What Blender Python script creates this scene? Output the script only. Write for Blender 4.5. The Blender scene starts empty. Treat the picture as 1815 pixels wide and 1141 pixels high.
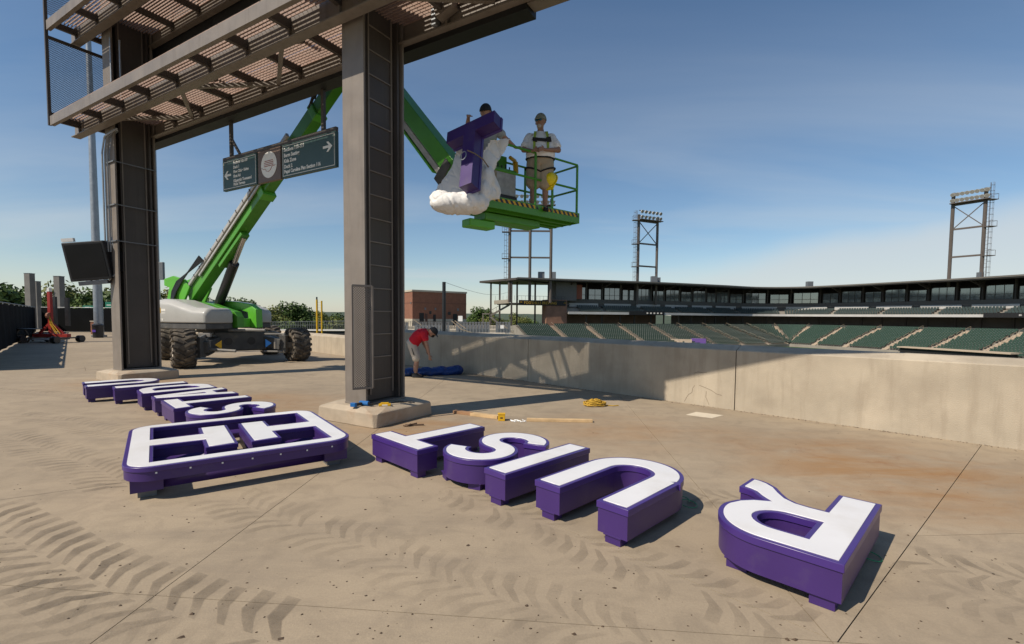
import bpy, bmesh, math, random
from mathutils import Vector, Matrix, noise as mnoise
random.seed(7)
R = math.radians
scene = bpy.context.scene
col = scene.collection

# ------------------------------------------------------------------ camera
FPX, CYP, PITCH, ROLL, EYE = 857.0, 605.9, 3.066, 0.0086, 1.65
cam_d = bpy.data.cameras.new('camera'); cam = bpy.data.objects.new('camera', cam_d); col.objects.link(cam)
cam_d.sensor_width = 36.0; cam_d.lens = FPX * 36 / 1815
cam_d.shift_y = (CYP - 570.5) / 1815; cam_d.clip_start = 0.05; cam_d.clip_end = 5000
_f = Vector((0, math.cos(R(PITCH)), -math.sin(R(PITCH)))); _r = Vector((1, 0, 0)); _u = _r.cross(_f)
_r2 = _r * math.cos(ROLL) + _u * math.sin(ROLL); _u2 = -_r * math.sin(ROLL) + _u * math.cos(ROLL)
M = Matrix((_r2, _u2, -_f)).transposed().to_4x4(); M.translation = Vector((0, 0, EYE))
cam.matrix_world = M
scene.camera = cam
scene.render.resolution_x, scene.render.resolution_y = 1024, 644

# ------------------------------------------------------------------ sky, sun, exposure
SUN_AZ, SUN_EL = 33.5, 46.0          # direction shadows run (from +X towards +Y), sun height
world = bpy.data.worlds.new('World'); scene.world = world; world.use_nodes = True
nt = world.node_tree; nt.nodes.clear()
def wn(t, **k):
    n = nt.nodes.new(t)
    for a, b in k.items(): setattr(n, a, b)
    return n
out = wn('ShaderNodeOutputWorld'); bg = wn('ShaderNodeBackground'); bg.inputs['Strength'].default_value = 0.092
sky = wn('ShaderNodeTexSky', sky_type='NISHITA', sun_disc=False)
sky.sun_elevation = R(SUN_EL); sky.sun_rotation = R(180 + 90 - SUN_AZ)
sky.altitude = 200; sky.air_density = 1.0; sky.dust_density = 0.35; sky.ozone_density = 2.0
tc = wn('ShaderNodeTexCoord'); sep = wn('ShaderNodeSeparateXYZ'); nt.links.new(tc.outputs['Generated'], sep.inputs[0])
# thin cirrus sheet: direction projected on a high plane, noise stretched along one axis
zc = wn('ShaderNodeMath', operation='MAXIMUM'); zc.inputs[1].default_value = 0.02; nt.links.new(sep.outputs['Z'], zc.inputs[0])
zz = wn('ShaderNodeMath', operation='ADD'); zz.inputs[1].default_value = 0.10; nt.links.new(zc.outputs[0], zz.inputs[0])
dx = wn('ShaderNodeMath', operation='DIVIDE'); nt.links.new(sep.outputs['X'], dx.inputs[0]); nt.links.new(zz.outputs[0], dx.inputs[1])
dy = wn('ShaderNodeMath', operation='DIVIDE'); nt.links.new(sep.outputs['Y'], dy.inputs[0]); nt.links.new(zz.outputs[0], dy.inputs[1])
cmb = wn('ShaderNodeCombineXYZ'); nt.links.new(dx.outputs[0], cmb.inputs[0]); nt.links.new(dy.outputs[0], cmb.inputs[1])
mp = wn('ShaderNodeMapping'); mp.inputs['Rotation'].default_value = (0, 0, R(-24)); mp.inputs['Scale'].default_value = (0.26, 0.85, 1); mp.inputs['Location'].default_value = (1.3, 0.35, 0)
nt.links.new(cmb.outputs[0], mp.inputs['Vector'])
nz = wn('ShaderNodeTexNoise'); nz.inputs['Scale'].default_value = 1.0; nz.inputs['Detail'].default_value = 7; nz.inputs['Roughness'].default_value = 0.52; nz.inputs['Distortion'].default_value = 0.4
nt.links.new(mp.outputs[0], nz.inputs['Vector'])
cr = wn('ShaderNodeValToRGB'); cr.color_ramp.elements[0].position = 0.45; cr.color_ramp.elements[1].position = 0.76
nt.links.new(nz.outputs['Fac'], cr.inputs[0])
lowf = wn('ShaderNodeMapRange'); lowf.inputs['From Min'].default_value = 0.50; lowf.inputs['From Max'].default_value = 0.05; lowf.inputs['To Min'].default_value = 0.08; lowf.inputs['To Max'].default_value = 0.62
nt.links.new(sep.outputs['Z'], lowf.inputs['Value'])
mf = wn('ShaderNodeMath', operation='MULTIPLY'); nt.links.new(cr.outputs[0], mf.inputs[0]); nt.links.new(lowf.outputs[0], mf.inputs[1])
mix = wn('ShaderNodeMixRGB'); mix.inputs[2].default_value = (6.0, 6.3, 6.4, 1)
hs_ = wn('ShaderNodeHueSaturation'); hs_.inputs['Saturation'].default_value = 1.08; hs_.inputs['Hue'].default_value = 0.498; hs_.inputs['Value'].default_value = 1.0; nt.links.new(sky.outputs[0], hs_.inputs['Color'])
# broad pale veil low in the right half of the sky
def wm(op, a, b):
    n = wn('ShaderNodeMath', operation=op)
    for i, q in enumerate((a, b)):
        if isinstance(q, (int, float)): n.inputs[i].default_value = q
        else: nt.links.new(q, n.inputs[i])
    return n.outputs[0]
def wr(v, a, b, c=0.0, d=1.0):
    n = wn('ShaderNodeMapRange', interpolation_type='SMOOTHSTEP'); nt.links.new(v, n.inputs['Value'])
    for k, q in zip(('From Min', 'From Max', 'To Min', 'To Max'), (a, b, c, d)): n.inputs[k].default_value = q
    return n.outputs[0]
edge = wm('ADD', wm('MULTIPLY', wm('SUBTRACT', sep.outputs['X'], 0.32), 0.20), 0.085)
nz2 = wn('ShaderNodeTexNoise'); nz2.inputs['Scale'].default_value = 5.0; nz2.inputs['Detail'].default_value = 6; nt.links.new(tc.outputs['Generated'], nz2.inputs['Vector'])
hgt = wm('SUBTRACT', wm('ADD', sep.outputs['Z'], wm('MULTIPLY', wm('SUBTRACT', nz2.outputs['Fac'], 0.5), 0.07)), edge)
veil = wm('MULTIPLY', wm('MULTIPLY', wr(hgt, 0.035, -0.035), wr(sep.outputs['X'], 0.16, 0.42)), 0.70)
base_haze = wm('MULTIPLY', wr(sep.outputs['Z'], 0.13, 0.0), 0.34)
tot = wm('MAXIMUM', wm('MAXIMUM', mf.outputs[0], veil), base_haze)
nt.links.new(tot, mix.inputs[0]); nt.links.new(hs_.outputs[0], mix.inputs[1])
nt.links.new(mix.outputs[0], bg.inputs[0]); nt.links.new(bg.outputs[0], out.inputs[0])

sun_d = bpy.data.lights.new('sun', 'SUN'); sun_d.energy = 4.5; sun_d.angle = R(0.5); sun_d.color = (1.0, 0.90, 0.76)
sun = bpy.data.objects.new('sun', sun_d); col.objects.link(sun)
sd = Vector((math.cos(R(SUN_EL)) * math.cos(R(SUN_AZ)), math.cos(R(SUN_EL)) * math.sin(R(SUN_AZ)), -math.sin(R(SUN_EL))))
sun.rotation_euler = sd.to_track_quat('-Z', 'Y').to_euler(); sun.location = (-30, -20, 40)
vs = scene.view_settings; vs.view_transform = 'Standard'; vs.look = 'None'; vs.gamma = 1.0; vs.exposure = 0.2; vs.use_curve_mapping = False
scene.render.engine = 'CYCLES'

# ------------------------------------------------------------------ pixel -> place (used for laying the scene out once)
def ray(u, v):
    return _f + (u - 907.5) / FPX * _r2 - (v - CYP) / FPX * _u2
def gp(u, v, z=0.0):
    d = ray(u, v); t = (z - EYE) / d.z; return Vector((0, 0, EYE)) + d * t
def at(u, v, dep):
    d = ray(u, v); return Vector((0, 0, EYE)) + d * (dep / d.y)

# ------------------------------------------------------------------ materials
MATS = {}
def mat(name, c, rough=0.6, metal=0.0, var=0.12, scale=6.0, bump=0.0, bscale=40.0, spec=0.4, coat=0.0, tint=None, tscale=1.5, tmin=0.5, tmax=0.75, detail=6):
    if name in MATS: return MATS[name]
    m = bpy.data.materials.new(name); m.use_nodes = True; t = m.node_tree; b = t.nodes['Principled BSDF']
    b.inputs['Roughness'].default_value = rough; b.inputs['Metallic'].default_value = metal
    b.inputs['Specular IOR Level'].default_value = spec; b.inputs['Coat Weight'].default_value = coat
    tcn = t.nodes.new('ShaderNodeTexCoord')
    n = t.nodes.new('ShaderNodeTexNoise'); n.inputs['Scale'].default_value = scale; n.inputs['Detail'].default_value = detail
    t.links.new(tcn.outputs['Object'], n.inputs['Vector'])
    mr = t.nodes.new('ShaderNodeMapRange'); mr.inputs['From Min'].default_value = 0.25; mr.inputs['From Max'].default_value = 0.75
    mr.inputs['To Min'].default_value = 1 - var; mr.inputs['To Max'].default_value = 1 + var
    t.links.new(n.outputs['Fac'], mr.inputs['Value'])
    mx = t.nodes.new('ShaderNodeMixRGB'); mx.blend_type = 'MULTIPLY'; mx.inputs[0].default_value = 1.0
    mx.inputs[1].default_value = (*c, 1); t.links.new(mr.outputs[0], mx.inputs[2])
    last = mx.outputs[0]
    if tint:
        n2 = t.nodes.new('ShaderNodeTexNoise'); n2.inputs['Scale'].default_value = tscale; n2.inputs['Detail'].default_value = 8; n2.inputs['Roughness'].default_value = 0.62
        t.links.new(tcn.outputs['Object'], n2.inputs['Vector'])
        m2 = t.nodes.new('ShaderNodeMapRange'); m2.inputs['From Min'].default_value = tmin; m2.inputs['From Max'].default_value = tmax
        t.links.new(n2.outputs['Fac'], m2.inputs['Value'])
        mx2 = t.nodes.new('ShaderNodeMixRGB'); mx2.inputs[2].default_value = (*tint, 1)
        t.links.new(m2.outputs[0], mx2.inputs[0]); t.links.new(last, mx2.inputs[1]); last = mx2.outputs[0]
    t.links.new(last, b.inputs['Base Color'])
    rr = t.nodes.new('ShaderNodeMapRange'); rr.inputs['To Min'].default_value = max(0.02, rough - 0.08); rr.inputs['To Max'].default_value = min(1, rough + 0.08)
    t.links.new(n.outputs['Fac'], rr.inputs['Value']); t.links.new(rr.outputs[0], b.inputs['Roughness'])
    if bump:
        n3 = t.nodes.new('ShaderNodeTexNoise'); n3.inputs['Scale'].default_value = bscale; n3.inputs['Detail'].default_value = 5
        t.links.new(tcn.outputs['Object'], n3.inputs['Vector'])
        bp = t.nodes.new('ShaderNodeBump'); bp.inputs['Strength'].default_value = bump; bp.inputs['Distance'].default_value = 0.02
        t.links.new(n3.outputs['Fac'], bp.inputs['Height']); t.links.new(bp.outputs[0], b.inputs['Normal'])
    MATS[name] = m; return m
def streaky(m, c, amt=0.55, sx=2.2, sz=0.22):
    t = m.node_tree; b = t.nodes['Principled BSDF']; src = b.inputs['Base Color'].links[0].from_socket
    tcn = t.nodes.new('ShaderNodeTexCoord'); mp = t.nodes.new('ShaderNodeMapping'); mp.inputs['Scale'].default_value = (sx, sx, sz); t.links.new(tcn.outputs['Object'], mp.inputs['Vector'])
    n = t.nodes.new('ShaderNodeTexNoise'); n.inputs['Scale'].default_value = 3.0; n.inputs['Detail'].default_value = 9; n.inputs['Roughness'].default_value = 0.65; t.links.new(mp.outputs[0], n.inputs['Vector'])
    r = t.nodes.new('ShaderNodeMapRange'); r.inputs['From Min'].default_value = 0.5; r.inputs['From Max'].default_value = 0.75; r.inputs['To Max'].default_value = amt; t.links.new(n.outputs['Fac'], r.inputs['Value'])
    x = t.nodes.new('ShaderNodeMixRGB'); x.inputs[2].default_value = (*c, 1); t.links.new(r.outputs[0], x.inputs[0]); t.links.new(src, x.inputs[1]); t.links.new(x.outputs[0], b.inputs['Base Color'])
def glassy(name, c, rough=0.05):
    m = mat(name, c, rough, 0.0, 0.05, 2.0); m.node_tree.nodes['Principled BSDF'].inputs['Specular IOR Level'].default_value = 0.9; return m

STEEL = mat('taupe_steel_paint', (0.185, 0.158, 0.133), 0.48, 0.0, 0.13, 3.0, 0.05, 60, tint=(0.14, 0.112, 0.088), tscale=2.2, tmin=0.55, tmax=0.9)
streaky(STEEL, (0.105, 0.082, 0.062), 0.5, 3.0, 0.15)
STEELD = mat('dark_brown_steel_paint', (0.060, 0.050, 0.043), 0.5, 0.0, 0.15, 2.5, 0.05, 60)
streaky(STEELD, (0.095, 0.08, 0.066), 0.5, 3.0, 0.12)
GRATE = mat('weathered_brown_grating', (0.33, 0.225, 0.175), 0.7, 0.0, 0.25, 1.6, tint=(0.27, 0.135, 0.085), tscale=1.1, tmin=0.5, tmax=0.75)
BLACK = mat('black_board_panel', (0.012, 0.012, 0.013), 0.6, 0, 0.2, 3)
BLACKP = mat('black_plastic', (0.02, 0.02, 0.022), 0.4, 0, 0.15, 5)
GALV = mat('galvanised_steel', (0.30, 0.32, 0.34), 0.42, 0.55, 0.15, 5, 0.04, 30)
GALVD = mat('dull_grey_steel', (0.16, 0.17, 0.18), 0.5, 0.3, 0.15, 5)
CONC = mat('wall_concrete', (0.405, 0.345, 0.262), 0.85, 0, 0.18, 1.6, 0.25, 70, tint=(0.285, 0.235, 0.175), tscale=0.9, tmin=0.52, tmax=0.85)
streaky(CONC, (0.25, 0.20, 0.145))
CONCP = mat('plinth_concrete', (0.40, 0.33, 0.245), 0.88, 0, 0.16, 4, 0.3, 60, tint=(0.30, 0.17, 0.09), tscale=2.2, tmin=0.56, tmax=0.85)
PURP = mat('purple_paint', (0.048, 0.022, 0.128), 0.40, 0, 0.12, 2.2, 0.02, 90, spec=0.4, tint=(0.085, 0.062, 0.130), tscale=3.5, tmin=0.52, tmax=0.95)
PURPT = mat('purple_trim', (0.052, 0.024, 0.165), 0.33, 0, 0.08, 4, spec=0.5)
WHITE = mat('white_acrylic', (0.70, 0.69, 0.69), 0.36, 0, 0.05, 1.6, tint=(0.60, 0.575, 0.54), tscale=2.2, tmin=0.50, tmax=0.85)
WHITEP = mat('white_paint', (0.74, 0.73, 0.70), 0.5, 0, 0.06, 4)
GREEN = mat('lift_green_paint', (0.065, 0.255, 0.020), 0.36, 0, 0.12, 2.5, 0.02, 40, spec=0.5, tint=(0.036, 0.165, 0.016), tscale=2.5, tmin=0.55, tmax=0.9)
GREENL = mat('lift_bright_green_paint', (0.095, 0.38, 0.028), 0.36, 0, 0.1, 3, 0.02, 40, spec=0.5)
HOODG = mat('lift_grey_hood', (0.40, 0.395, 0.37), 0.36, 0, 0.06, 2, spec=0.45, tint=(0.31, 0.30, 0.27), tscale=1.6, tmin=0.55, tmax=0.9)
CHAS = mat('lift_dark_chassis', (0.075, 0.074, 0.071), 0.6, 0, 0.3, 4, 0.08, 30, tint=(0.20, 0.172, 0.135), tscale=3, tmin=0.56, tmax=0.85)
RUBBER = mat('tyre_rubber', (0.065, 0.056, 0.047), 0.9, 0, 0.25, 6, 0.1, 50, tint=(0.25, 0.205, 0.15), tscale=3.5, tmin=0.44, tmax=0.8)
RIM = mat('dusty_wheel_rim', (0.42, 0.36, 0.29), 0.6, 0, 0.2, 6)
CHROME = mat('chrome_rod', (0.55, 0.55, 0.55), 0.2, 0.9, 0.05, 5)
SILVER = mat('silver_track', (0.42, 0.41, 0.39), 0.45, 0.3, 0.15, 6)
YELL = mat('safety_yellow', (0.62, 0.36, 0.015), 0.5, 0, 0.1, 6)
SGREEN = mat('sign_green', (0.034, 0.066, 0.056), 0.4, 0, 0.1, 4)
SBROWN = mat('sign_brown_panel', (0.13, 0.085, 0.06), 0.45, 0, 0.1, 4)
LET = mat('sign_lettering', (0.72, 0.70, 0.64), 0.5, 0, 0.05, 10)
HWY = mat('street_sign_green', (0.01, 0.16, 0.10), 0.45, 0, 0.1, 3)
WOOD = mat('pale_lumber', (0.52, 0.36, 0.19), 0.75, 0, 0.18, 9, 0.1, 60)
BLUET = mat('blue_tarp', (0.012, 0.045, 0.19), 0.42, 0, 0.2, 7, 0.2, 25)
ROPE = mat('yellow_rope', (0.45, 0.27, 0.03), 0.8, 0, 0.25, 30)
RED = mat('red_paint', (0.30, 0.025, 0.02), 0.5, 0, 0.15, 5)
SKIN = mat('skin', (0.36, 0.20, 0.135), 0.55, 0, 0.1, 12)
SKIN2 = mat('tanned_skin', (0.30, 0.165, 0.11), 0.55, 0, 0.1, 12)
SHIRTW = mat('white_tshirt_cloth', (0.76, 0.75, 0.76), 0.85, 0, 0.06, 7, 0.3, 14)
SHIRTR = mat('red_tshirt_cloth', (0.56, 0.012, 0.028), 0.85, 0, 0.08, 7, 0.3, 14)
SHIRTG = mat('grey_tshirt_cloth', (0.32, 0.33, 0.33), 0.85, 0, 0.08, 7)
KHAKI = mat('khaki_cloth', (0.37, 0.30, 0.215), 0.85, 0, 0.1, 7, 0.25, 16)
KHAKIL = mat('pale_khaki_cloth', (0.52, 0.46, 0.385), 0.85, 0, 0.1, 7, 0.25, 16)
CAPG = mat('grey_green_cap', (0.21, 0.215, 0.165), 0.85, 0, 0.1, 9)
DARKC = mat('dark_cloth', (0.015, 0.015, 0.018), 0.8, 0, 0.15, 9)
HARN = mat('lime_webbing', (0.26, 0.36, 0.05), 0.75, 0, 0.1, 12)
HELM = mat('bright_yellow_helmet', (0.80, 0.62, 0.01), 0.3, 0, 0.05, 4)
CARD = mat('cardboard', (0.36, 0.23, 0.14), 0.8, 0, 0.12, 6)
LEAFS = [mat('leaf_%s' % n, c, 0.6, 0, 0.35, 0.9, spec=0.25) for n, c in (('deep', (0.058, 0.098, 0.022)), ('mid', (0.095, 0.140, 0.030)), ('olive', (0.135, 0.150, 0.038)))]
BARK = mat('bark', (0.10, 0.075, 0.055), 0.9, 0, 0.2, 5)
BRICK = mat('brick_far', (0.255, 0.115, 0.070), 0.85, 0, 0.18, 1.2, tint=(0.19, 0.080, 0.05), tscale=8, tmin=0.45, tmax=0.6)
STONE = mat('pale_stone_band', (0.46, 0.40, 0.31), 0.8, 0, 0.1, 2)
SEATG = mat('green_seat_plastic', (0.040, 0.074, 0.056), 0.34, 0, 0.1, 3, spec=0.5)
STAND = mat('stand_concrete', (0.26, 0.235, 0.20), 0.85, 0, 0.15, 0.6)
AISLE = mat('aisle_concrete', (0.45, 0.36, 0.27), 0.85, 0, 0.1, 1)
GLASS = glassy('suite_glass', (0.26, 0.29, 0.30)); GLASS.node_tree.nodes['Principled BSDF'].inputs['Metallic'].default_value = 0.6
PANELW = mat('pale_balcony_panel', (0.46, 0.45, 0.43), 0.6, 0, 0.1, 0.4)
FENCE = mat('black_windscreen_mesh', (0.006, 0.0065, 0.007), 0.9, 0, 0.3, 1.2, 0.15, 12, spec=0.08)
GRASS = mat('field_grass', (0.045, 0.085, 0.02), 0.9, 0, 0.2, 0.2)

# ------------------------------------------------------------------ mesh helpers
class MB:
    def __init__(s): s.v = []; s.f = []
    def add(s, vs, fs):
        o = len(s.v); s.v += [tuple(p) for p in vs]; s.f += [tuple(i + o for i in f) for f in fs]; return s
    def box(s, c, d, rot=None):
        hx, hy, hz = d[0] / 2, d[1] / 2, d[2] / 2
        P = [Vector((x, y, z)) for z in (-hz, hz) for x, y in ((-hx, -hy), (hx, -hy), (hx, hy), (-hx, hy))]
        if rot is not None: P = [rot @ p for p in P]
        c = Vector(c)
        return s.add([p + c for p in P], [(3, 2, 1, 0), (4, 5, 6, 7), (0, 1, 5, 4), (1, 2, 6, 5), (2, 3, 7, 6), (3, 0, 4, 7)])
    def bb(s, lo, hi):
        return s.box([(a + b) / 2 for a, b in zip(lo, hi)], [b - a for a, b in zip(lo, hi)])
    def bar(s, p, q, w, h, up=(0, 0, 1)):
        p = Vector(p); q = Vector(q); d = (q - p).normalized(); up = Vector(up)
        if abs(d.dot(up)) > 0.995: up = Vector((1, 0, 0))
        x = d.cross(up).normalized(); y = x.cross(d)
        P = []
        for c in (p, q):
            for a, b in ((-1, -1), (1, -1), (1, 1), (-1, 1)): P.append(c + x * a * w / 2 + y * b * h / 2)
        return s.add(P, [(0, 1, 2, 3), (7, 6, 5, 4), (4, 5, 1, 0), (5, 6, 2, 1), (6, 7, 3, 2), (7, 4, 0, 3)])
    def tube(s, pts, r, n=8, cap=True):
        pts = [Vector(p) for p in pts]; rs = r if isinstance(r, (list, tuple)) else [r] * len(pts)
        rings = []; prev = None
        for i, p in enumerate(pts):
            d = (pts[min(i + 1, len(pts) - 1)] - pts[max(i - 1, 0)]).normalized()
            if prev is None:
                u = Vector((0, 0, 1)) if abs(d.z) < 0.9 else Vector((1, 0, 0))
            else: u = prev
            x = d.cross(u).normalized(); y = x.cross(d).normalized(); prev = y
            rings.append([p + (x * math.cos(2 * math.pi * k / n) + y * math.sin(2 * math.pi * k / n)) * rs[i] for k in range(n)])
        V = [p for rg in rings for p in rg]; F = []
        for i in range(len(rings) - 1):
            for k in range(n):
                a = i * n + k; b = i * n + (k + 1) % n; F.append((a, b, b + n, a + n))
        if cap: F.append(tuple(range(n - 1, -1, -1))); F.append(tuple((len(rings) - 1) * n + k for k in range(n)))
        return s.add(V, F)
    def prism(s, poly, z0, z1):
        n = len(poly); V = [(x, y, z0) for x, y in poly] + [(x, y, z1) for x, y in poly]
        return s.add(V, [tuple(range(n - 1, -1, -1)), tuple(range(n, 2 * n))] + [(i, (i + 1) % n, (i + 1) % n + n, i + n) for i in range(n)])
    def loft(s, rings, cap=True):
        n = len(rings[0]); V = [p for r in rings for p in r]; F = []
        for i in range(len(rings) - 1):
            for k in range(n):
                a = i * n + k; b = i * n + (k + 1) % n; F.append((a, b, b + n, a + n))
        if cap: F.append(tuple(range(n - 1, -1, -1))); F.append(tuple((len(rings) - 1) * n + k for k in range(n)))
        return s.add(V, F)
    def sphere(s, c, r, nu=12, nv=8):
        c = Vector(c); r = r if isinstance(r, (tuple, list)) else (r, r, r)
        rings = []
        for j in range(1, nv):
            t = math.pi * j / nv
            rings.append([c + Vector((r[0] * math.sin(t) * math.cos(2 * math.pi * k / nu), r[1] * math.sin(t) * math.sin(2 * math.pi * k / nu), -r[2] * math.cos(t))) for k in range(nu)])
        return s.loft(rings)
    def mesh(s, name):
        me = bpy.data.meshes.new(name); me.from_pydata(s.v, [], s.f); me.update(); return me
    def build(s, name, m, parent=None, smooth=False, bevel=0.0, angle=35):
        me = s.mesh(name)
        return obj(name, me, m, parent, smooth, bevel, angle)
def fixn(me):
    bm = bmesh.new(); bm.from_mesh(me); bmesh.ops.recalc_face_normals(bm, faces=bm.faces); bm.to_mesh(me); bm.free()
def obj(name, me, m=None, parent=None, smooth=False, bevel=0.0, angle=35):
    fixn(me)
    if m is not None and not me.materials: me.materials.append(m)
    o = bpy.data.objects.new(name, me); col.objects.link(o)
    if parent is not None: o.parent = parent
    if smooth:
        for p in me.polygons: p.use_smooth = True
        if smooth != 'all':
            try: me.set_sharp_from_angle(angle=R(angle))
            except Exception: pass
    if bevel:
        b = o.modifiers.new('bevel', 'BEVEL'); b.width = bevel; b.segments = 2; b.limit_method = 'ANGLE'; b.angle_limit = R(40)
    return o
def empty(name, loc=(0, 0, 0), rz=0.0, rot=None):
    o = bpy.data.objects.new(name, None); col.objects.link(o); o.location = loc; o.empty_display_size = 0.2
    o.rotation_euler = (0, 0, rz) if rot is None else rot
    return o
def tag(o, label=None, cat=None, group=None, kind=None):
    if label: o['label'] = label
    if cat: o['category'] = cat
    if group: o['group'] = group
    if kind: o['kind'] = kind
    return o
def inst(name, me, parent, loc=(0, 0, 0), rz=0.0, scale=None):
    o = bpy.data.objects.new(name, me); col.objects.link(o); o.parent = parent; o.location = loc; o.rotation_euler = (0, 0, rz)
    if scale: o.scale = scale
    return o
def copy_tree(o, parent=None):
    c = o.copy(); col.objects.link(c); c.parent = parent
    for ch in list(o.children): copy_tree(ch, c)
    return c
def text_mesh(s, size, name='lettering', bold=0.0, ext=0.003, sx=1.0):
    cu = bpy.data.curves.new('t', 'FONT'); cu.body = s; cu.size = size; cu.extrude = ext; cu.offset = bold; cu.resolution_u = 2
    o = bpy.data.objects.new('t', cu); col.objects.link(o)
    dg = bpy.context.evaluated_depsgraph_get(); me = bpy.data.meshes.new_from_object(o.evaluated_get(dg)); me.name = name
    bpy.data.objects.remove(o); bpy.data.curves.remove(cu)
    if sx != 1.0: me.transform(Matrix.Diagonal((sx, 1, 1, 1)))
    me.materials.clear(); return me
def shape_mesh(loops, z0, z1, name='shape'):
    """extruded flat shape; loops[0] outline, the rest holes"""
    cu = bpy.data.curves.new('c', 'CURVE'); cu.dimensions = '2D'; cu.fill_mode = 'BOTH'; cu.extrude = (z1 - z0) / 2
    for L in loops:
        sp = cu.splines.new('POLY'); sp.points.add(len(L) - 1)
        for p, (x, y) in zip(sp.points, L): p.co = (x, y, 0, 1)
        sp.use_cyclic_u = True
    o = bpy.data.objects.new('c', cu); col.objects.link(o)
    dg = bpy.context.evaluated_depsgraph_get(); me = bpy.data.meshes.new_from_object(o.evaluated_get(dg)); me.name = name
    bpy.data.objects.remove(o); bpy.data.curves.remove(cu)
    me.transform(Matrix.Translation((0, 0, (z0 + z1) / 2))); me.materials.clear()
    bm = bmesh.new(); bm.from_mesh(me); bmesh.ops.remove_doubles(bm, verts=bm.verts, dist=1e-5); bm.to_mesh(me); bm.free()
    return me
def area2(L): return sum(L[i][0] * L[(i + 1) % len(L)][1] - L[(i + 1) % len(L)][0] * L[i][1] for i in range(len(L))) / 2
def offset(L, d):
    """move a closed outline outwards by d (miter joints)"""
    n = len(L); sgn = 1 if area2(L) > 0 else -1; o = []
    for i in range(n):
        p0, p1, p2 = Vector(L[i - 1]), Vector(L[i]), Vector(L[(i + 1) % n])
        a = (p1 - p0).normalized(); b = (p2 - p1).normalized()
        na = Vector((a.y, -a.x)) * sgn; nb = Vector((b.y, -b.x)) * sgn
        m = na + nb
        if m.length < 1e-6: m = na
        m.normalize(); k = d / max(0.35, m.dot(na)); q = p1 + m * k; o.append((q.x, q.y))
    return o
def arc(cx, cy, rx, ry, a0, a1, n=14):
    return [(cx + rx * math.cos(R(a0 + (a1 - a0) * i / n)), cy + ry * math.sin(R(a0 + (a1 - a0) * i / n))) for i in range(n + 1)]
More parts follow.
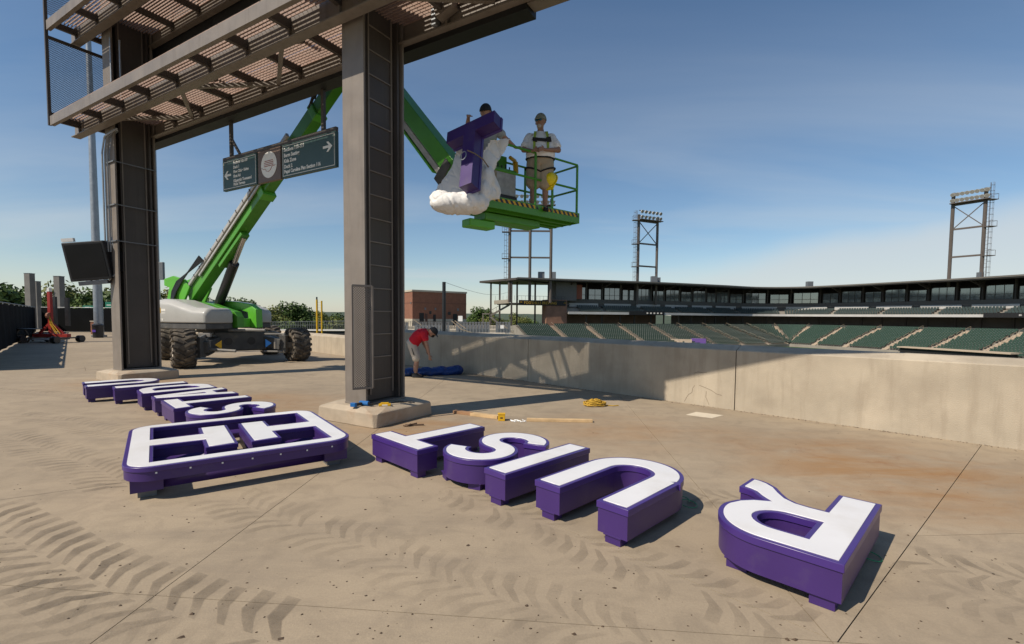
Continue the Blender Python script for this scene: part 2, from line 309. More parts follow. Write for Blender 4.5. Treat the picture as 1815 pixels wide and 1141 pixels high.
# ================================================================== GROUND
def ground_mat():
    m = bpy.data.materials.new('plaza_concrete'); m.use_nodes = True; t = m.node_tree; b = t.nodes['Principled BSDF']
    b.inputs['Roughness'].default_value = 0.86; b.inputs['Specular IOR Level'].default_value = 0.25
    tcn = t.nodes.new('ShaderNodeTexCoord'); L = t.links.new
    def noise(scale, det=8, rough=0.6, dist=0.0, mapscale=None, rotz=0):
        n = t.nodes.new('ShaderNodeTexNoise'); n.inputs['Scale'].default_value = scale; n.inputs['Detail'].default_value = det; n.inputs['Roughness'].default_value = rough; n.inputs['Distortion'].default_value = dist
        if mapscale:
            mp = t.nodes.new('ShaderNodeMapping'); mp.inputs['Scale'].default_value = mapscale; mp.inputs['Rotation'].default_value = (0, 0, rotz)
            L(tcn.outputs['Object'], mp.inputs['Vector']); L(mp.outputs[0], n.inputs['Vector'])
        else: L(tcn.outputs['Object'], n.inputs['Vector'])
        return n.outputs['Fac']
    def rng(v, a, b_, c=0.0, d=1.0, smooth=False):
        r = t.nodes.new('ShaderNodeMapRange'); r.inputs['From Min'].default_value = a; r.inputs['From Max'].default_value = b_; r.inputs['To Min'].default_value = c; r.inputs['To Max'].default_value = d
        if smooth: r.interpolation_type = 'SMOOTHSTEP'
        L(v, r.inputs['Value']); return r.outputs[0]
    def mixc(f, a, bcol, mode='MIX'):
        x = t.nodes.new('ShaderNodeMixRGB'); x.blend_type = mode
        if isinstance(f, float): x.inputs[0].default_value = f
        else: L(f, x.inputs[0])
        if isinstance(a, tuple): x.inputs[1].default_value = (*a, 1)
        else: L(a, x.inputs[1])
        if isinstance(bcol, tuple): x.inputs[2].default_value = (*bcol, 1)
        else: L(bcol, x.inputs[2])
        return x.outputs[0]
    def mth(op, a, b_):
        x = t.nodes.new('ShaderNodeMath'); x.operation = op
        for i, q in enumerate((a, b_)):
            if isinstance(q, (int, float)): x.inputs[i].default_value = q
            else: L(q, x.inputs[i])
        return x.outputs[0]
    c = mixc(rng(noise(0.35, 6, 0.55), 0.35, 0.68), (0.405, 0.324, 0.226), (0.308, 0.248, 0.175))
    c = mixc(rng(noise(3.2, 9, 0.68, 0.6), 0.45, 0.72, 0, 0.55), c, (0.205, 0.164, 0.118))
    c = mixc(rng(noise(1.1, 9, 0.7, 0.3, (0.35, 2.4, 1), R(38)), 0.50, 0.78, 0, 0.6), c, (0.21, 0.172, 0.132))   # swept dust streaks
    # rust wash below the steelwork: patches with a ragged outline
    total = None
    for (x, y, rx, k) in ((4.1, 5.2, 2.3, 1.0), (1.6, 7.0, 1.8, 0.55), (-1.3, 7.0, 1.7, 0.85), (-4.6, 8.7, 2.2, 0.8), (-9.0, 11.6, 2.2, 0.6), (6.0, 4.2, 1.8, 0.8), (3.0, 6.6, 1.4, .4)):
        vm = t.nodes.new('ShaderNodeVectorMath'); vm.operation = 'DISTANCE'; vm.inputs[1].default_value = (x, y, 0); L(tcn.outputs['Object'], vm.inputs[0])
        f = rng(vm.outputs['Value'], rx, 0.0, 0.0, k, True)
        total = f if total is None else mth('MAXIMUM', total, f)
    rn = rng(noise(0.95, 9, 0.68, 0.5, (0.7, 1.9, 1), R(-35)), 0.30, 0.60)
    c = mixc(mth('MULTIPLY', mth('MULTIPLY', total, rn), 0.95), c, (0.315, 0.165, 0.060))
    c = mixc(mth('MULTIPLY', mth('MULTIPLY', total, rng(noise(2.1, 9, 0.7, 0.8), 0.54, 0.72)), 0.6), c, (0.24, 0.098, 0.032))
    # specks and grit
    vo = t.nodes.new('ShaderNodeTexVoronoi'); vo.inputs['Scale'].default_value = 2.6; L(tcn.outputs['Object'], vo.inputs['Vector'])
    sp = rng(vo.outputs['Distance'], 0.022, 0.010)
    vo2 = t.nodes.new('ShaderNodeTexVoronoi'); vo2.inputs['Scale'].default_value = 9.0; L(tcn.outputs['Object'], vo2.inputs['Vector'])
    sp2 = rng(vo2.outputs['Distance'], 0.045, 0.02, 0, 0.7)
    c = mixc(mth('MAXIMUM', sp, sp2), c, (0.085, 0.06, 0.042))
    c = mixc(rng(noise(70, 4, 0.7), 0.3, 0.75, 0.0, 0.34), c, (0.17, 0.14, 0.108))
    L(c, b.inputs['Base Color'])
    bp = t.nodes.new('ShaderNodeBump'); bp.inputs['Strength'].default_value = 0.22; bp.inputs['Distance'].default_value = 0.01
    L(noise(90, 4, 0.7), bp.inputs['Height']); L(bp.outputs[0], b.inputs['Normal'])
    return m
GM = ground_mat()
terrain = MB().add([(-3000, -400, -6), (3000, -400, -6), (3000, 4500, -6), (-3000, 4500, -6)], [(0, 1, 2, 3)]).build('ground', mat('terrain_scrub', (0.075, 0.085, 0.035), 0.95, 0, 0.3, 0.05))
tag(terrain, kind='structure')
PLX = [(-90, -12), (24.75, -12), (-47.25, 60), (-90, 60)]
plaza = MB().prism(PLX, -6.2, -0.03).build('plaza_pavement', mat('joint_filler', (0.035, 0.028, 0.022), 0.9)); tag(plaza, kind='structure')
def cut(cells, p, q, keep=lambda c: True):
    p = Vector(p); q = Vector(q); d = (q - p).normalized(); nrm = Vector((-d.y, d.x)); o = []
    for c in cells:
        cen = sum((Vector(v) for v in c), Vector((0, 0))) / len(c)
        if not keep(cen): o.append(c); continue
        A, B = [], []
        for i in range(len(c)):
            a, b = Vector(c[i]), Vector(c[(i + 1) % len(c)]); da, db = (a - p).dot(nrm), (b - p).dot(nrm)
            if da >= 0: A.append(tuple(a))
            if da <= 0: B.append(tuple(a))
            if da * db < 0:
                x = a + (b - a) * (da / (da - db)); A.append(tuple(x)); B.append(tuple(x))
        for P in (A, B):
            if len(P) > 2 and abs(area2(P)) > 0.02: o.append(P)
    return o
cells = [PLX]
cells = cut(cells, (-3.09, 2.84), (1.65, 2.39))
up = lambda c: c.y > 2.45 + 0.0
cells = cut(cells, (-2.09, 2.33), (-1.70, 13.05))
cells = cut(cells, (1.65, 2.39), (2.17, 8.87))
cells = cut(cells, (-13.2, 0), (-12.9, 20)); cells = cut(cells, (-25, 0), (-25, 20), lambda c: c.x < -13)
cells = cut(cells, (-40, 0), (-40, 20), lambda c: c.x < -25)
cells = cut(cells, (-8.2, 7.6), (0, 6.95), lambda c: c.y > 2.4 and c.x < -2)
cells = cut(cells, (-8.2, 13.4), (0, 12.9), lambda c: c.y > 6 and c.x < -1)
cells = cut(cells, (-30, 20.3), (0, 20.3), lambda c: c.y > 12 and c.x < -6)
cells = cut(cells, (-30, 30), (0, 30.0), lambda c: c.y > 18)
cells = cut(cells, (-30, 42), (0, 42.0), lambda c: c.y > 26)
cells = cut(cells, (1.67, 2.38), (6.18, 6.28), lambda c: c.x > 1.8 and c.y > 2)
cells = cut(cells, (1.65, 2.42), (-2.0, 6.15), lambda c: -2 < c.x < 2 and 2.4 < c.y < 12)
cells = cut(cells, (-4.48, 4.16), (-2.0, 5.80), lambda c: -9 < c.x < -2.0 and 2.4 < c.y < 7.5)
cells = cut(cells, (-19, 21.2), (-10.85, 12.3), lambda c: -13 < c.x < -7 and 13.3 < c.y < 21)
cells = cut(cells, (3.1, 3.61), (5, 3.74), lambda c: c.x > 3.2 and 2.0 < c.y < 5 and c.x - c.y > -0.7)
for c in cells:
    if area2(c) < 0: c = c[::-1]
    g = offset(c, -0.003)
    MB().prism(g, -0.05, 0.0).build('slab', GM, plaza)
# paler cement patch let into the slab
pp = [gp(1216, 735), gp(1234, 730), gp(1282, 736), gp(1262, 741)]
MB().prism([(p.x, p.y) for p in pp], -0.01, 0.003).build('cement_patch', mat('pale_cement', (0.60, 0.52, 0.40), 0.9, 0, 0.1, 8), plaza)
grass = MB().add([(-60, 75, -5.95), (-10, 24, -5.95), (40, 2, -5.95), (140, 20, -5.95), (140, 170, -5.95), (-60, 170, -5.95)], [(0, 1, 2, 3, 4, 5)]).build('playing_field', GRASS); tag(grass, kind='structure')

# tyre tread marks pressed in dust
def mark_mat():
    m = bpy.data.materials.new('tyre_dust'); m.use_nodes = True; t = m.node_tree; b = t.nodes['Principled BSDF']; o = t.nodes['Material Output']
    b.inputs['Base Color'].default_value = (0.118, 0.094, 0.070, 1); b.inputs['Roughness'].default_value = 0.9
    tr = t.nodes.new('ShaderNodeBsdfTransparent'); mx = t.nodes.new('ShaderNodeMixShader')
    tcn = t.nodes.new('ShaderNodeTexCoord'); n = t.nodes.new('ShaderNodeTexNoise'); n.inputs['Scale'].default_value = 1.7; n.inputs['Detail'].default_value = 9; n.inputs['Roughness'].default_value = 0.72
    t.links.new(tcn.outputs['Object'], n.inputs['Vector'])
    r = t.nodes.new('ShaderNodeMapRange'); r.inputs['From Min'].default_value = 0.36; r.inputs['From Max'].default_value = 0.62; r.inputs['To Min'].default_value = 0.10; r.inputs['To Max'].default_value = 0.58
    t.links.new(n.outputs['Fac'], r.inputs['Value'])
    at_ = t.nodes.new('ShaderNodeAttribute'); at_.attribute_name = 'fade'
    mm = t.nodes.new('ShaderNodeMath'); mm.operation = 'MULTIPLY'; t.links.new(r.outputs[0], mm.inputs[0]); t.links.new(at_.outputs['Fac'], mm.inputs[1])
    t.links.new(mm.outputs[0], mx.inputs[0])
    t.links.new(tr.outputs[0], mx.inputs[1]); t.links.new(b.outputs[0], mx.inputs[2]); t.links.new(mx.outputs[0], o.inputs[0])
    return m
mk = MB(); fades = []
def track(px, width, pitch, strength, flip=1):
    pts = [gp(u, v).xy for u, v in px]
    # arc-length walk
    D = 0
    for i in range(len(pts) - 1):
        a, b = pts[i], pts[i + 1]; L = (b - a).length; d = (b - a) / L; nn = Vector((-d.y, d.x))
        s = D
        while s < L:
            c = a + d * s; wob = random.uniform(-0.02, 0.02)
            for side in (-1, 1):
                if random.random() < 0.05: continue
                c2 = c + d * (pitch * 0.5 if side > 0 else 0)
                inn = c2 + nn * (side * 0.02 * width) + d * (flip * width * 0.30); mid = c2 + nn * side * width * 0.26 + d * (flip * width * 0.05); outp = c2 + nn * side * (width * 0.56 + wob) - d * (flip * width * 0.02)
                hw = pitch * random.uniform(0.24, 0.30); k = strength * random.uniform(0.6, 1.1)
                jit = lambda: Vector((random.uniform(-.005, .005), random.uniform(-.005, .005)))
                L3 = [inn + jit(), inn.lerp(mid, .55) + jit(), mid + jit(), mid.lerp(outp, .5) + jit(), outp + jit()]; W3 = [hw * .55, hw * .8, hw, hw * 1.0, hw * .95]; K3 = [.8, .95, 1, .9, .45]
                V3 = []
                for q, w_, kk in zip(L3, W3, K3):
                    for o_, ff in ((-1.0, 0.0), (-.90, .9), (.88, 1.0), (1.0, 0.0)):
                        V3.append((q.x + d.x * w_ * o_, q.y + d.y * w_ * o_, 0.0035)); fades.append(k * kk * ff)
                mk.add(V3, [(r_ * 4 + c_, r_ * 4 + c_ + 1, r_ * 4 + c_ + 5, r_ * 4 + c_ + 4) for r_ in range(4) for c_ in range(3)])
            s += pitch
        D = s - L
track([(-60, 905), (70, 985), (180, 1040), (300, 1085), (470, 1135)], 0.60, 0.19, 0.95)
track([(-80, 985), (60, 1075), (200, 1150), (300, 1190)], 0.55, 0.165, 0.35)
track([(395, 880), (520, 930), (640, 965), (760, 1020), (930, 1075), (1100, 1130)], 0.52, 0.15, 0.33)
track([(800, 868), (880, 900), (980, 935), (1090, 985), (1230, 1040), (1400, 1110)], 0.48, 0.15, 0.38, -1)
track([(0, 770), (90, 800), (170, 830), (225, 860)], 0.52, 0.15, 0.5)
track([(20, 735), (110, 745), (210, 770)], 0.52, 0.15, 0.33)
track([(1215, 880), (1300, 885), (1330, 900)], 0.45, 0.15, 0.45)
track([(1600, 985), (1690, 1010), (1815, 1030), (1900, 1045)], 0.45, 0.15, 0.42)
track([(1640, 1040), (1740, 1060), (1860, 1085)], 0.45, 0.15, 0.28)
track([(60, 650), (200, 640), (420, 655), (560, 668)], 0.5, 0.16, 0.35)
track([(-20, 690), (120, 700), (260, 715)], 0.5, 0.16, 0.35)
tm = mk.mesh('tyre_marks'); at_ = tm.attributes.new('fade', 'FLOAT', 'POINT')
for i, f in enumerate(fades): at_.data[i].value = f
tmo = obj('tyre_marks', tm, mark_mat()); tag(tmo, 'dusty chevron tyre tread marks across the concrete plaza', 'tyre marks', kind='stuff')

# ================================================================== PARAPET WALL (runs at 45 degrees)
def wall_point(x): return Vector((x, 12.6 - x, 0))
WDIR = Vector((1, -1, 0)).normalized(); WN = Vector((1, 1, 0)).normalized()
def wall(name, label, xs, h, cat='wall'):
    e = empty(name, wall_point(xs[0]), R(-45))     # local x along the wall, y away from the plaza
    for a, b in zip(xs[:-1], xs[1:]):
        x0 = (a - xs[0]) * math.sqrt(2) + 0.008; x1 = (b - xs[0]) * math.sqrt(2) - 0.008
        prof = [(0, -0.02), (0, h - 0.09), (0.012, h - 0.075), (0.20, h), (0.38, h), (0.40, h - 0.02), (0.40, -6)]
        rings = [[(x, y, z) for y, z in prof] for x in (x0, x1)]
        MB().loft(rings).build('wall_panel', CONC, e)
        MB().bb((x1 + 0.002, 0.03, 0), (x1 + 0.014, 0.36, h - 0.1)).build('joint_seal', mat('joint_sealant', (0.12, 0.105, 0.09), 0.9), e)
    tag(e, label, cat); return e
w1 = wall('parapet_wall', 'tall pale concrete parapet wall running along the plaza edge', [-4.6, -3.2, 0.41, 4.0, 7.8, 11.6, 15.4], 1.15)
cr_ = MB()
rr = random.Random(3)
def crack(x, z, dx, dz, n):
    pts = [(x, z)]
    for i in range(n): pts.append((pts[-1][0] + dx + rr.uniform(-.04, .04), pts[-1][1] + dz + rr.uniform(-.03, .03)))
    for a, b in zip(pts[:-1], pts[1:]):
        cr_.bar((a[0], -0.0015, a[1]), (b[0], -0.0015, b[1]), 0.005, 0.003, (0, 1, 0))
x_ = (3.55 + 4.6) * math.sqrt(2)
crack(x_ - .30, 0.03, 0.055, 0.07, 5); crack(x_ - .02, 0.38, 0.085, -0.035, 4); crack(x_ - .12, 0.60, 0.07, 0.015, 3); crack(x_ + .12, 0.28, 0.01, -0.08, 3)
cr_.build('crack', mat('crack_shadow', (0.16, 0.12, 0.085), 0.9), w1)
w2 = wall('low_wall', 'lower concrete wall beyond the green lift, left of the steel column', [-24, -18.5, -13, -9.0, -4.62], 0.80)

# ================================================================== SCOREBOARD STRUCTURE   local: x along the board (to the right), y away from camera side, z up
CN = Vector((-2.187, 7.816, 0)); BANG = math.atan2(-0.51, 0.86)
sb = empty('scoreboard_structure', CN, BANG)
tag(sb, 'tall brown steel scoreboard structure with grated catwalks on two columns', 'scoreboard')
def column(cx, z1, ladder=True):
    m = MB()
    m.bb((cx - .23, -.45, .26), (cx + .23, -.415, z1)); m.bb((cx - .23, .365, .26), (cx + .23, .40, z1))
    m.bb((cx - .10, -.415, .26), (cx - .06, .365, z1))
    m.bb((cx - .235, -.455, .262), (cx + .235, .405, .29))
    c = m.build('column', STEEL, sb, bevel=0.004)
    # closed service chase in the channel, with cable tray
    MB().bb((cx - .055, -.30, .31), (cx + .11, .27, z1)).build('service_chase', STEELD, c)
    l = MB()
    for y in (-.26, .22): l.bb((cx + .112, y - .012, .4), (cx + .135, y + .012, z1))
    z = .62
    while z < z1 and ladder: l.bb((cx + .114, -.248, z), (cx + .130, .208, z + .016)); z += .36
    l.build('cable_ladder', STEEL, c)
    t = MB(); t.bb((cx - .055, .275, .31), (cx + .20, .315, z1)); t.bb((cx - .055, -.40, .31), (cx + .06, -.36, 6)); t.build('conduit_cover', STEELD, c)
    return c
colA = column(0, 15); colB = column(-8.30, 15, False)
for cx, par in ((-8.30, colB),):
    c = MB()
    for k, y in enumerate((-.52, -.565, -.61)):
        c.tube([(cx - .05 - .02 * k, y + .04, 3.1), (cx - .05 - .02 * k, y + .04, 5.4), (cx + .1, y + .03, 5.75), (cx + .12 + .1 * k, y + .2, 5.95)], .02, 6)
    c.tube([(cx + .24, -.46, 7.0), (cx + .24, -.46, 8.0)], .02, 6); c.tube([(cx + .30, -.3, 6.5), (cx + .30, -.3, 8.0)], .02, 6)
    c.build('conduit', GALV, par, smooth=True)
    for z in (3.35, 4.2, 5.2): MB().bar((cx - .24, -.475, z), (cx + .24, -.475, z), .02, .03).bar((cx + .24, -.46, z), (cx + .24, .40, z - .02), .015, .02).build('conduit_strap', GALVD, par)
X0, X1, XE = -9.75, 5.2, 1.05
def deck(z, x0=X0, x1=X1, last=True):
    # outer channel, middle channel, inner girder
    b = MB(); b.bb((x0 + .3, -1.17, z + .06), (XE, -1.155, z + .27)); b.bb((x0 + .3, -1.155, z + .06), (XE, -1.09, z + .075)); b.bb((x0 + .3, -1.155, z + .255), (XE, -1.09, z + .27)); b.build('edge_channel', STEEL, sb)
    b = MB(); b.bb((x0, -.62, z), (x1, -.60, z + .36)); b.bb((x0, -.70, z - .012), (x1, -.52, z + .008)); b.bb((x0, -.60, z + .345), (x1, -.52, z + .36)); b.build('middle_girder', STEEL, sb)
    b = MB(); b.bb((x0 + .2, .42, z + .05), (x1, .44, z + .60)); b.bb((x0 + .2, .34, z + .03), (x1, .47, z + .055)); b.build('inner_girder', STEEL, sb)
    x = x0 + .34; k = 0
    while x < x1:
        if x < XE: MB().bb((x - .035, -1.088, z + .16), (x + .035, -.622, z + .295)).build('joist', STEELD, sb)
        MB().bb((x - .035, -.598, z + .20), (x + .035, .418, z + .315)).build('joist', STEELD, sb)
        MB().bb((x - .02, -.66, z + .01), (x + .02, -.622, z + .35)).build('stiffener', STEEL, sb)
        MB().bb((x - .02, .36, z + .06), (x + .02, .418, z + .56)).build('stiffener', STEEL, sb)
        x += 1.17; k += 1
    return k
def grate_mesh(w, L, pitch=0.060):
    m = MB(); n = int(w / pitch)
    for i in range(n + 1): m.bb((0, i * w / n - .007, 0), (L, i * w / n + .007, .034))
    k = int(L / 0.10)
    for i in range(k + 1): m.bb((i * L / k - .0025, 0, .020), (i * L / k + .0025, w, .026))
    me = m.mesh('grating'); me.materials.append(GRATE); fixn(me); return me
g1 = grate_mesh(.50, 1.15); g2 = grate_mesh(.98, 1.15)
for z in (5.98, 8.16, 10.4):
    n = deck(z)
    for i in range(n):
        x = X0 + .35 + i * 1.17
        if x + 1.15 > X1: continue
        if x + 1.15 < XE + .3: inst('grating_panel', g1, sb, (x, -1.11, z + .30))
        inst('grating_panel', g2, sb, (x, -.58, z + .32))
# bracing in the lower catwalk
br = [((-8.1, -.5, 6.15), (-6.2, .36, 6.12)), ((-6.2, .36, 6.12), (-4.9, -.5, 6.15)), ((-4.9, -.5, 6.15), (-3.0, .36, 6.12)), ((-3.0, .36, 6.12), (-1.6, -.5, 6.15)), ((0.6, -.5, 6.15), (2.0, .36, 6.12))]
for p, q in br: MB().bar(p, q, .07, .07).build('brace', STEEL, sb)
for x in (-7.7, -4.2, -1.5, 1.2):
    MB().bar((x, -.58, 6.02), (x - .15, .1, 6.45), .06, .06).build('knee_brace', STEEL, sb)
# board backs
MB().bb((X0 + .25, .475, 5.93), (2.45, .76, 6.03)).build('board_sill', BLACK, sb)
MB().bb((2.46, .475, 5.99), (X1, .70, 6.05)).build('sill_extension', STEEL, sb)
MB().bb((X0 + .3, .50, 6.60), (-5.6, .74, 15)).build('board_back', BLACK, sb)
MB().bb((-5.59, .50, 6.88), (-.35, .74, 15)).build('board_back', BLACK, sb)
MB().bb((-.34, .50, 6.04), (X1, .74, 15)).build('board_back', BLACK, sb)
MB().bb((-.75, -1.14, 6.26), (XE, -1.10, 7.62)).build('shade_panel', STEELD, sb)  # unseen panel, added to keep the parapet wall in shadow
MB().bb((XE + .05, -.66, 6.35), (X1, -.63, 7.25)).build('shade_panel', STEELD, sb)  # second added blocker, kept low so sun still reaches the inner girder
p_ = MB()
for k in range(3): p_.tube([(-8.8, .30 + .02 * k, 7.15 + .22 * k), (-3.5, .30 + .02 * k, 7.15 + .22 * k)], .05, 8)
p_.build('cable_duct', STEELD, sb, smooth=True)
# floodlight cabinet right of the near column
MB().box((1.15, .30, 6.28), (.32, .16, .30), Matrix.Rotation(R(-18), 3, 'Y')).build('cabinet', STEEL, sb, bevel=.006)
MB().bb((.90, .28, 6.05), (.98, .40, 6.5)).build('bracket', GALV, sb)
# end screen at the left end
MB().bb((X0 + .22, -1.19, 6.05), (X0 + .28, -1.13, 10.6)).build('end_post', STEELD, sb)
MB().bb((X0 + .23, -1.13, 8.05), (X0 + .27, .40, 8.12)).build('end_rail', STEELD, sb)
MB().bb((X0 + .23, -1.13, 6.30), (X0 + .27, .40, 6.36)).build('end_rail', STEELD, sb)
m_ = MB()
for (za, zb) in ((6.36, 8.05), (8.6, 10.5)):
    y = -1.13; w = 1.53; h = zb - za
    k = -h
    while k < w:
        for sg in (1, -1):
            a0 = max(k, 0); a1 = min(k + h, w)
            if a1 - a0 < .02: continue
            if sg > 0: m_.bar((X0 + .25, y + a0, za + a0 - k), (X0 + .25, y + a1, za + a1 - k), .008, .003, (1, 0, 0))
            else: m_.bar((X0 + .252, y + w - a0, za + a0 - k), (X0 + .252, y + w - a1, za + a1 - k), .008, .003, (1, 0, 0))
        k += .042
m_.build('mesh_screen', STEELD, sb)
# perforated access door standing open on the near column
dl, dr = at(624, 600, 7.12), at(660, 600, 7.28)
iv = sb.matrix_basis.inverted()
dm = Matrix.Translation(CN) @ Matrix.Rotation(BANG, 4, 'Z'); idm = dm.inverted()
a_ = idm @ dl; b_ = idm @ dr; ux = (b_ - a_); ux.z = 0; W_ = ux.length; ux.normalize()
def dp(x, z): return Vector((a_.x, a_.y, 0)) + ux * x + Vector((0, 0, z))
d_ = MB()
for p, q in (((0, .55), (W_, .55)), ((0, 2.08), (W_, 2.08)), ((0, .55), (0, 2.08)), ((W_, .55), (W_, 2.08))): d_.bar(dp(*p), dp(*q), .03, .03)
door = d_.build('access_door', STEEL, sb)
m_ = MB(); k = -1.53
while k < W_:
    a0 = max(k, 0); a1 = min(k + 1.53, W_)
    if a1 - a0 > .01:
        m_.bar(dp(a0, .55 + a0 - k), dp(a1, .55 + a1 - k), .006, .008); m_.bar(dp(W_ - a0, .55 + a0 - k), dp(W_ - a1, .55 + a1 - k), .006, .008)
    k += .036
m_.build('perforated_sheet', STEEL, door)
MB().bb((.10, -.30, 1.72), (.16, -.22, 1.84)).build('latch', BLACKP, sb)

# ---- plinths
def plinth(cx, label):
    h = .645; c = .16
    def ring(k, z, b=.035): 
        a = h - k
        return [(x, y, z) for x, y in ((-a + b, -a), (a - b, -a), (a, -a + b), (a, a - b), (a - b, a), (-a + b, a), (-a, a - b), (-a, -a + b))]
    o = MB().loft([ring(0, 0.0), ring(0.0, .205, .06), ring(.02, .222, .12), ring(.10, .262, .22)]).build('concrete_plinth', CONCP, bevel=.012)
    o.location = dm @ Vector((cx, -.02, 0)); o.rotation_euler = (0, 0, BANG); tag(o, label, 'plinth', 'plinths under the scoreboard columns')
plinth(0, 'rust-stained concrete plinth under the near column, with tools on it')
plinth(-8.30, 'concrete plinth under the far column with the black monitor')

# ---- hanging direction sign
sg = empty('direction_sign', dm @ Vector((-3.6, .68, 4.43)), BANG)
tag(sg, 'dark green direction sign with white arrows hanging under the catwalk', 'sign')
def spanel(x0, x1, m, nm):
    o = MB().bb((x0, -.035, 0.0), (x1, .035, .66)).build(nm, m, sg, bevel=.004)
    return o
SL = (-1.93, -.63); SM = (-.58, .20); SR = (.25, 1.88)
pl = spanel(*SL, SGREEN, 'left_panel'); pm = spanel(*SM, SBROWN, 'logo_panel'); pr = spanel(*SR, SGREEN, 'right_panel')
def border(p, x0, x1):
    m = MB(); e = .03
    m.bb((x0 + e, -.039, e), (x1 - e, -.036, e + .010)); m.bb((x0 + e, -.039, .66 - e - .010), (x1 - e, -.036, .66 - e)); m.bb((x0 + e, -.039, e + .0102), (x0 + e + .010, -.036, .6498 - e)); m.bb((x1 - e - .010, -.039, e + .0102), (x1 - e, -.036, .6498 - e))
    m.build('border', LET, p)
border(pl, *SL); border(pr, *SR)
def stext(p, s, x, z, size, sx=.92):
    me = text_mesh(s, size, 'lettering', 0.0035, .002, sx); o = obj('lettering', me, LET, p); o.rotation_euler = (R(90), 0, 0); o.location = (x, -.0375, z)
for i, s in enumerate(('Sections 102-109', 'Deck 1', 'Flow Club \u2022 Suites', 'First Aid')): stext(pl, s, -1.50, .545 - i * .098, .085)
stext(pl, 'Kilpatrick Townsend', -1.50, .150, .088); stext(pl, 'Picnic Terrace', -1.50, .075, .082)
for i, s in enumerate(('Sections 110-119', 'Berm Seating', 'Kids Zone', 'Deck 2')): stext(pr, s, .32, .520 - i * .112, .10)
stext(pr, 'Pepsi Carolina Plan Section 116', .32, .085, .098, .90)
def arrow(p, x, z, sgn):
    a = [(-.13, -.022), (.03, -.022), (-.035, -.09), (.02, -.09), (.125, 0), (.02, .09), (-.035, .09), (.03, .022), (-.13, .022)]
    me = shape_mesh([[(sgn * q * 1.05, w * 1.05) for q, w in a]], -.002, .002, 'arrow'); o = obj('arrow', me, LET, p); o.rotation_euler = (R(90), 0, 0); o.location = (x, -.039, z)
arrow(pl, -1.73, .33, -1); arrow(pr, 1.66, .40, 1)
cm = MB().prism(arc(0, 0, .27, .27, 0, 351, 39), -.002, .002); o = cm.build('round_emblem', LET, pm); o.rotation_euler = (R(90), 0, 0); o.location = (-.19, -.039, .34)
em = MB(); rr = random.Random(5)
for k in range(4): em.bb((-.35 + .02 * (k == 0), -.0445, .415 - k * .035), (-.03 - .02 * (k == 0), -.0412, .430 - k * .035))
zz_ = [(-.44, .30), (-.37, .26), (-.32, .27), (-.26, .21), (-.20, .20), (-.13, .23), (-.08, .29), (.04, .31)]
for a, b in zip(zz_[:-1], zz_[1:]): em.bar((a[0], -.043, a[1]), (b[0], -.043, b[1]), .004, .012, (0, 1, 0))
em.build('emblem_print', mat('emblem_red_print', (0.30, 0.10, 0.08), 0.6), pm)
MB().bb((-1.93, -.03, .665), (1.88, .03, .74)).build('top_rail', STEELD, sg)
for x in (-1.62, 1.50): MB().bb((x - .035, -.03, .745), (x + .035, .03, 1.55)).build('hanger', STEELD, sg)
MB().bar((-1.60, 0, 1.12), (-1.30, 0, .75), .04, .05).build('hanger_brace', STEELD, sg)

# ================================================================== SIGN LETTERS lying on the plaza
K = 1.35 / 1.40       # the outlines were measured on a plane a little lower than the faces
ZT = .30
def letter_R():
    o = [(0, 0), (.26, 0), (.26, .455), (.36, .455), (.45, .44), (.53, .39), (.60, .30), (.67, .19), (.75, .12), (.82, .09), (.89, .08), (.89, .36), (.83, .37), (.77, .40), (.71, .47), (.63, .54), (.72, .60), (.79, .69), (.83, .80)]
    o += arc(.45, .85, .385, .42, -2, 90, 16) + [(0, 1.27)]
    h = [(.245, .71), (.245, 1.04), (.42, 1.04)] + arc(.43, .875, .165, .165, 80, -80, 12) + [(.42, .71)]
    return [o, h[::-1]]
def letter_U(w=.90, h=1.22, s=.26):
    r = w / 2
    return [[(0, h), (0, r * .98)] + arc(r, r * .98, r, r * .98, 180, 360, 30) + [(w, h), (w - s, h)] + arc(r, r * .98, r - s, r * .98 - s * 1.0, 0, -180, 22) + [(s, h)]]
def letter_I(h=1.25, s=.265): return [[(0, 0), (s, 0), (s, h), (0, h)]]
def letter_T(w=.93, h=1.22, s=.27, b=.25): return [[((w - s) / 2, 0), ((w + s) / 2, 0), ((w + s) / 2, h - b), (w, h - b), (w, h), (0, h), (0, h - b), ((w - s) / 2, h - b)]]
def letter_S(w=.80, h=1.25, s=.25):
    rx = (w - s) / 2; ry = (h - s) / 4; cx = w / 2; pts = []
    for i in range(25):
        a = R(12 + (270 - 12) * i / 24); pts.append(Vector((cx + rx * math.cos(a), h - s / 2 - ry + ry * math.sin(a))))
    for i in range(1, 25):
        a = R(90 - (90 + 168) * i / 24); pts.append(Vector((cx + rx * math.cos(a), s / 2 + ry + ry * math.sin(a))))
    A, B = [], []
    for i, p in enumerate(pts):
        d = (pts[min(i + 1, len(pts) - 1)] - pts[max(i - 1, 0)]).normalized(); nn = Vector((-d.y, d.x)) * s / 2
        A.append(tuple(p + nn)); B.append(tuple(p - nn))
    return [A + B[::-1]]
def letter_A(w=1.0, h=1.2, s=.27):
    o = [(0, 0), (s, 0), (s + .085, .24), (w - s - .085, .24), (w - s, 0), (w, 0), (w / 2 + .15, h), (w / 2 - .15, h)]
    return [o, [(s + .15, .43), (w - s - .15, .43), (w / 2, .92)][::-1]]
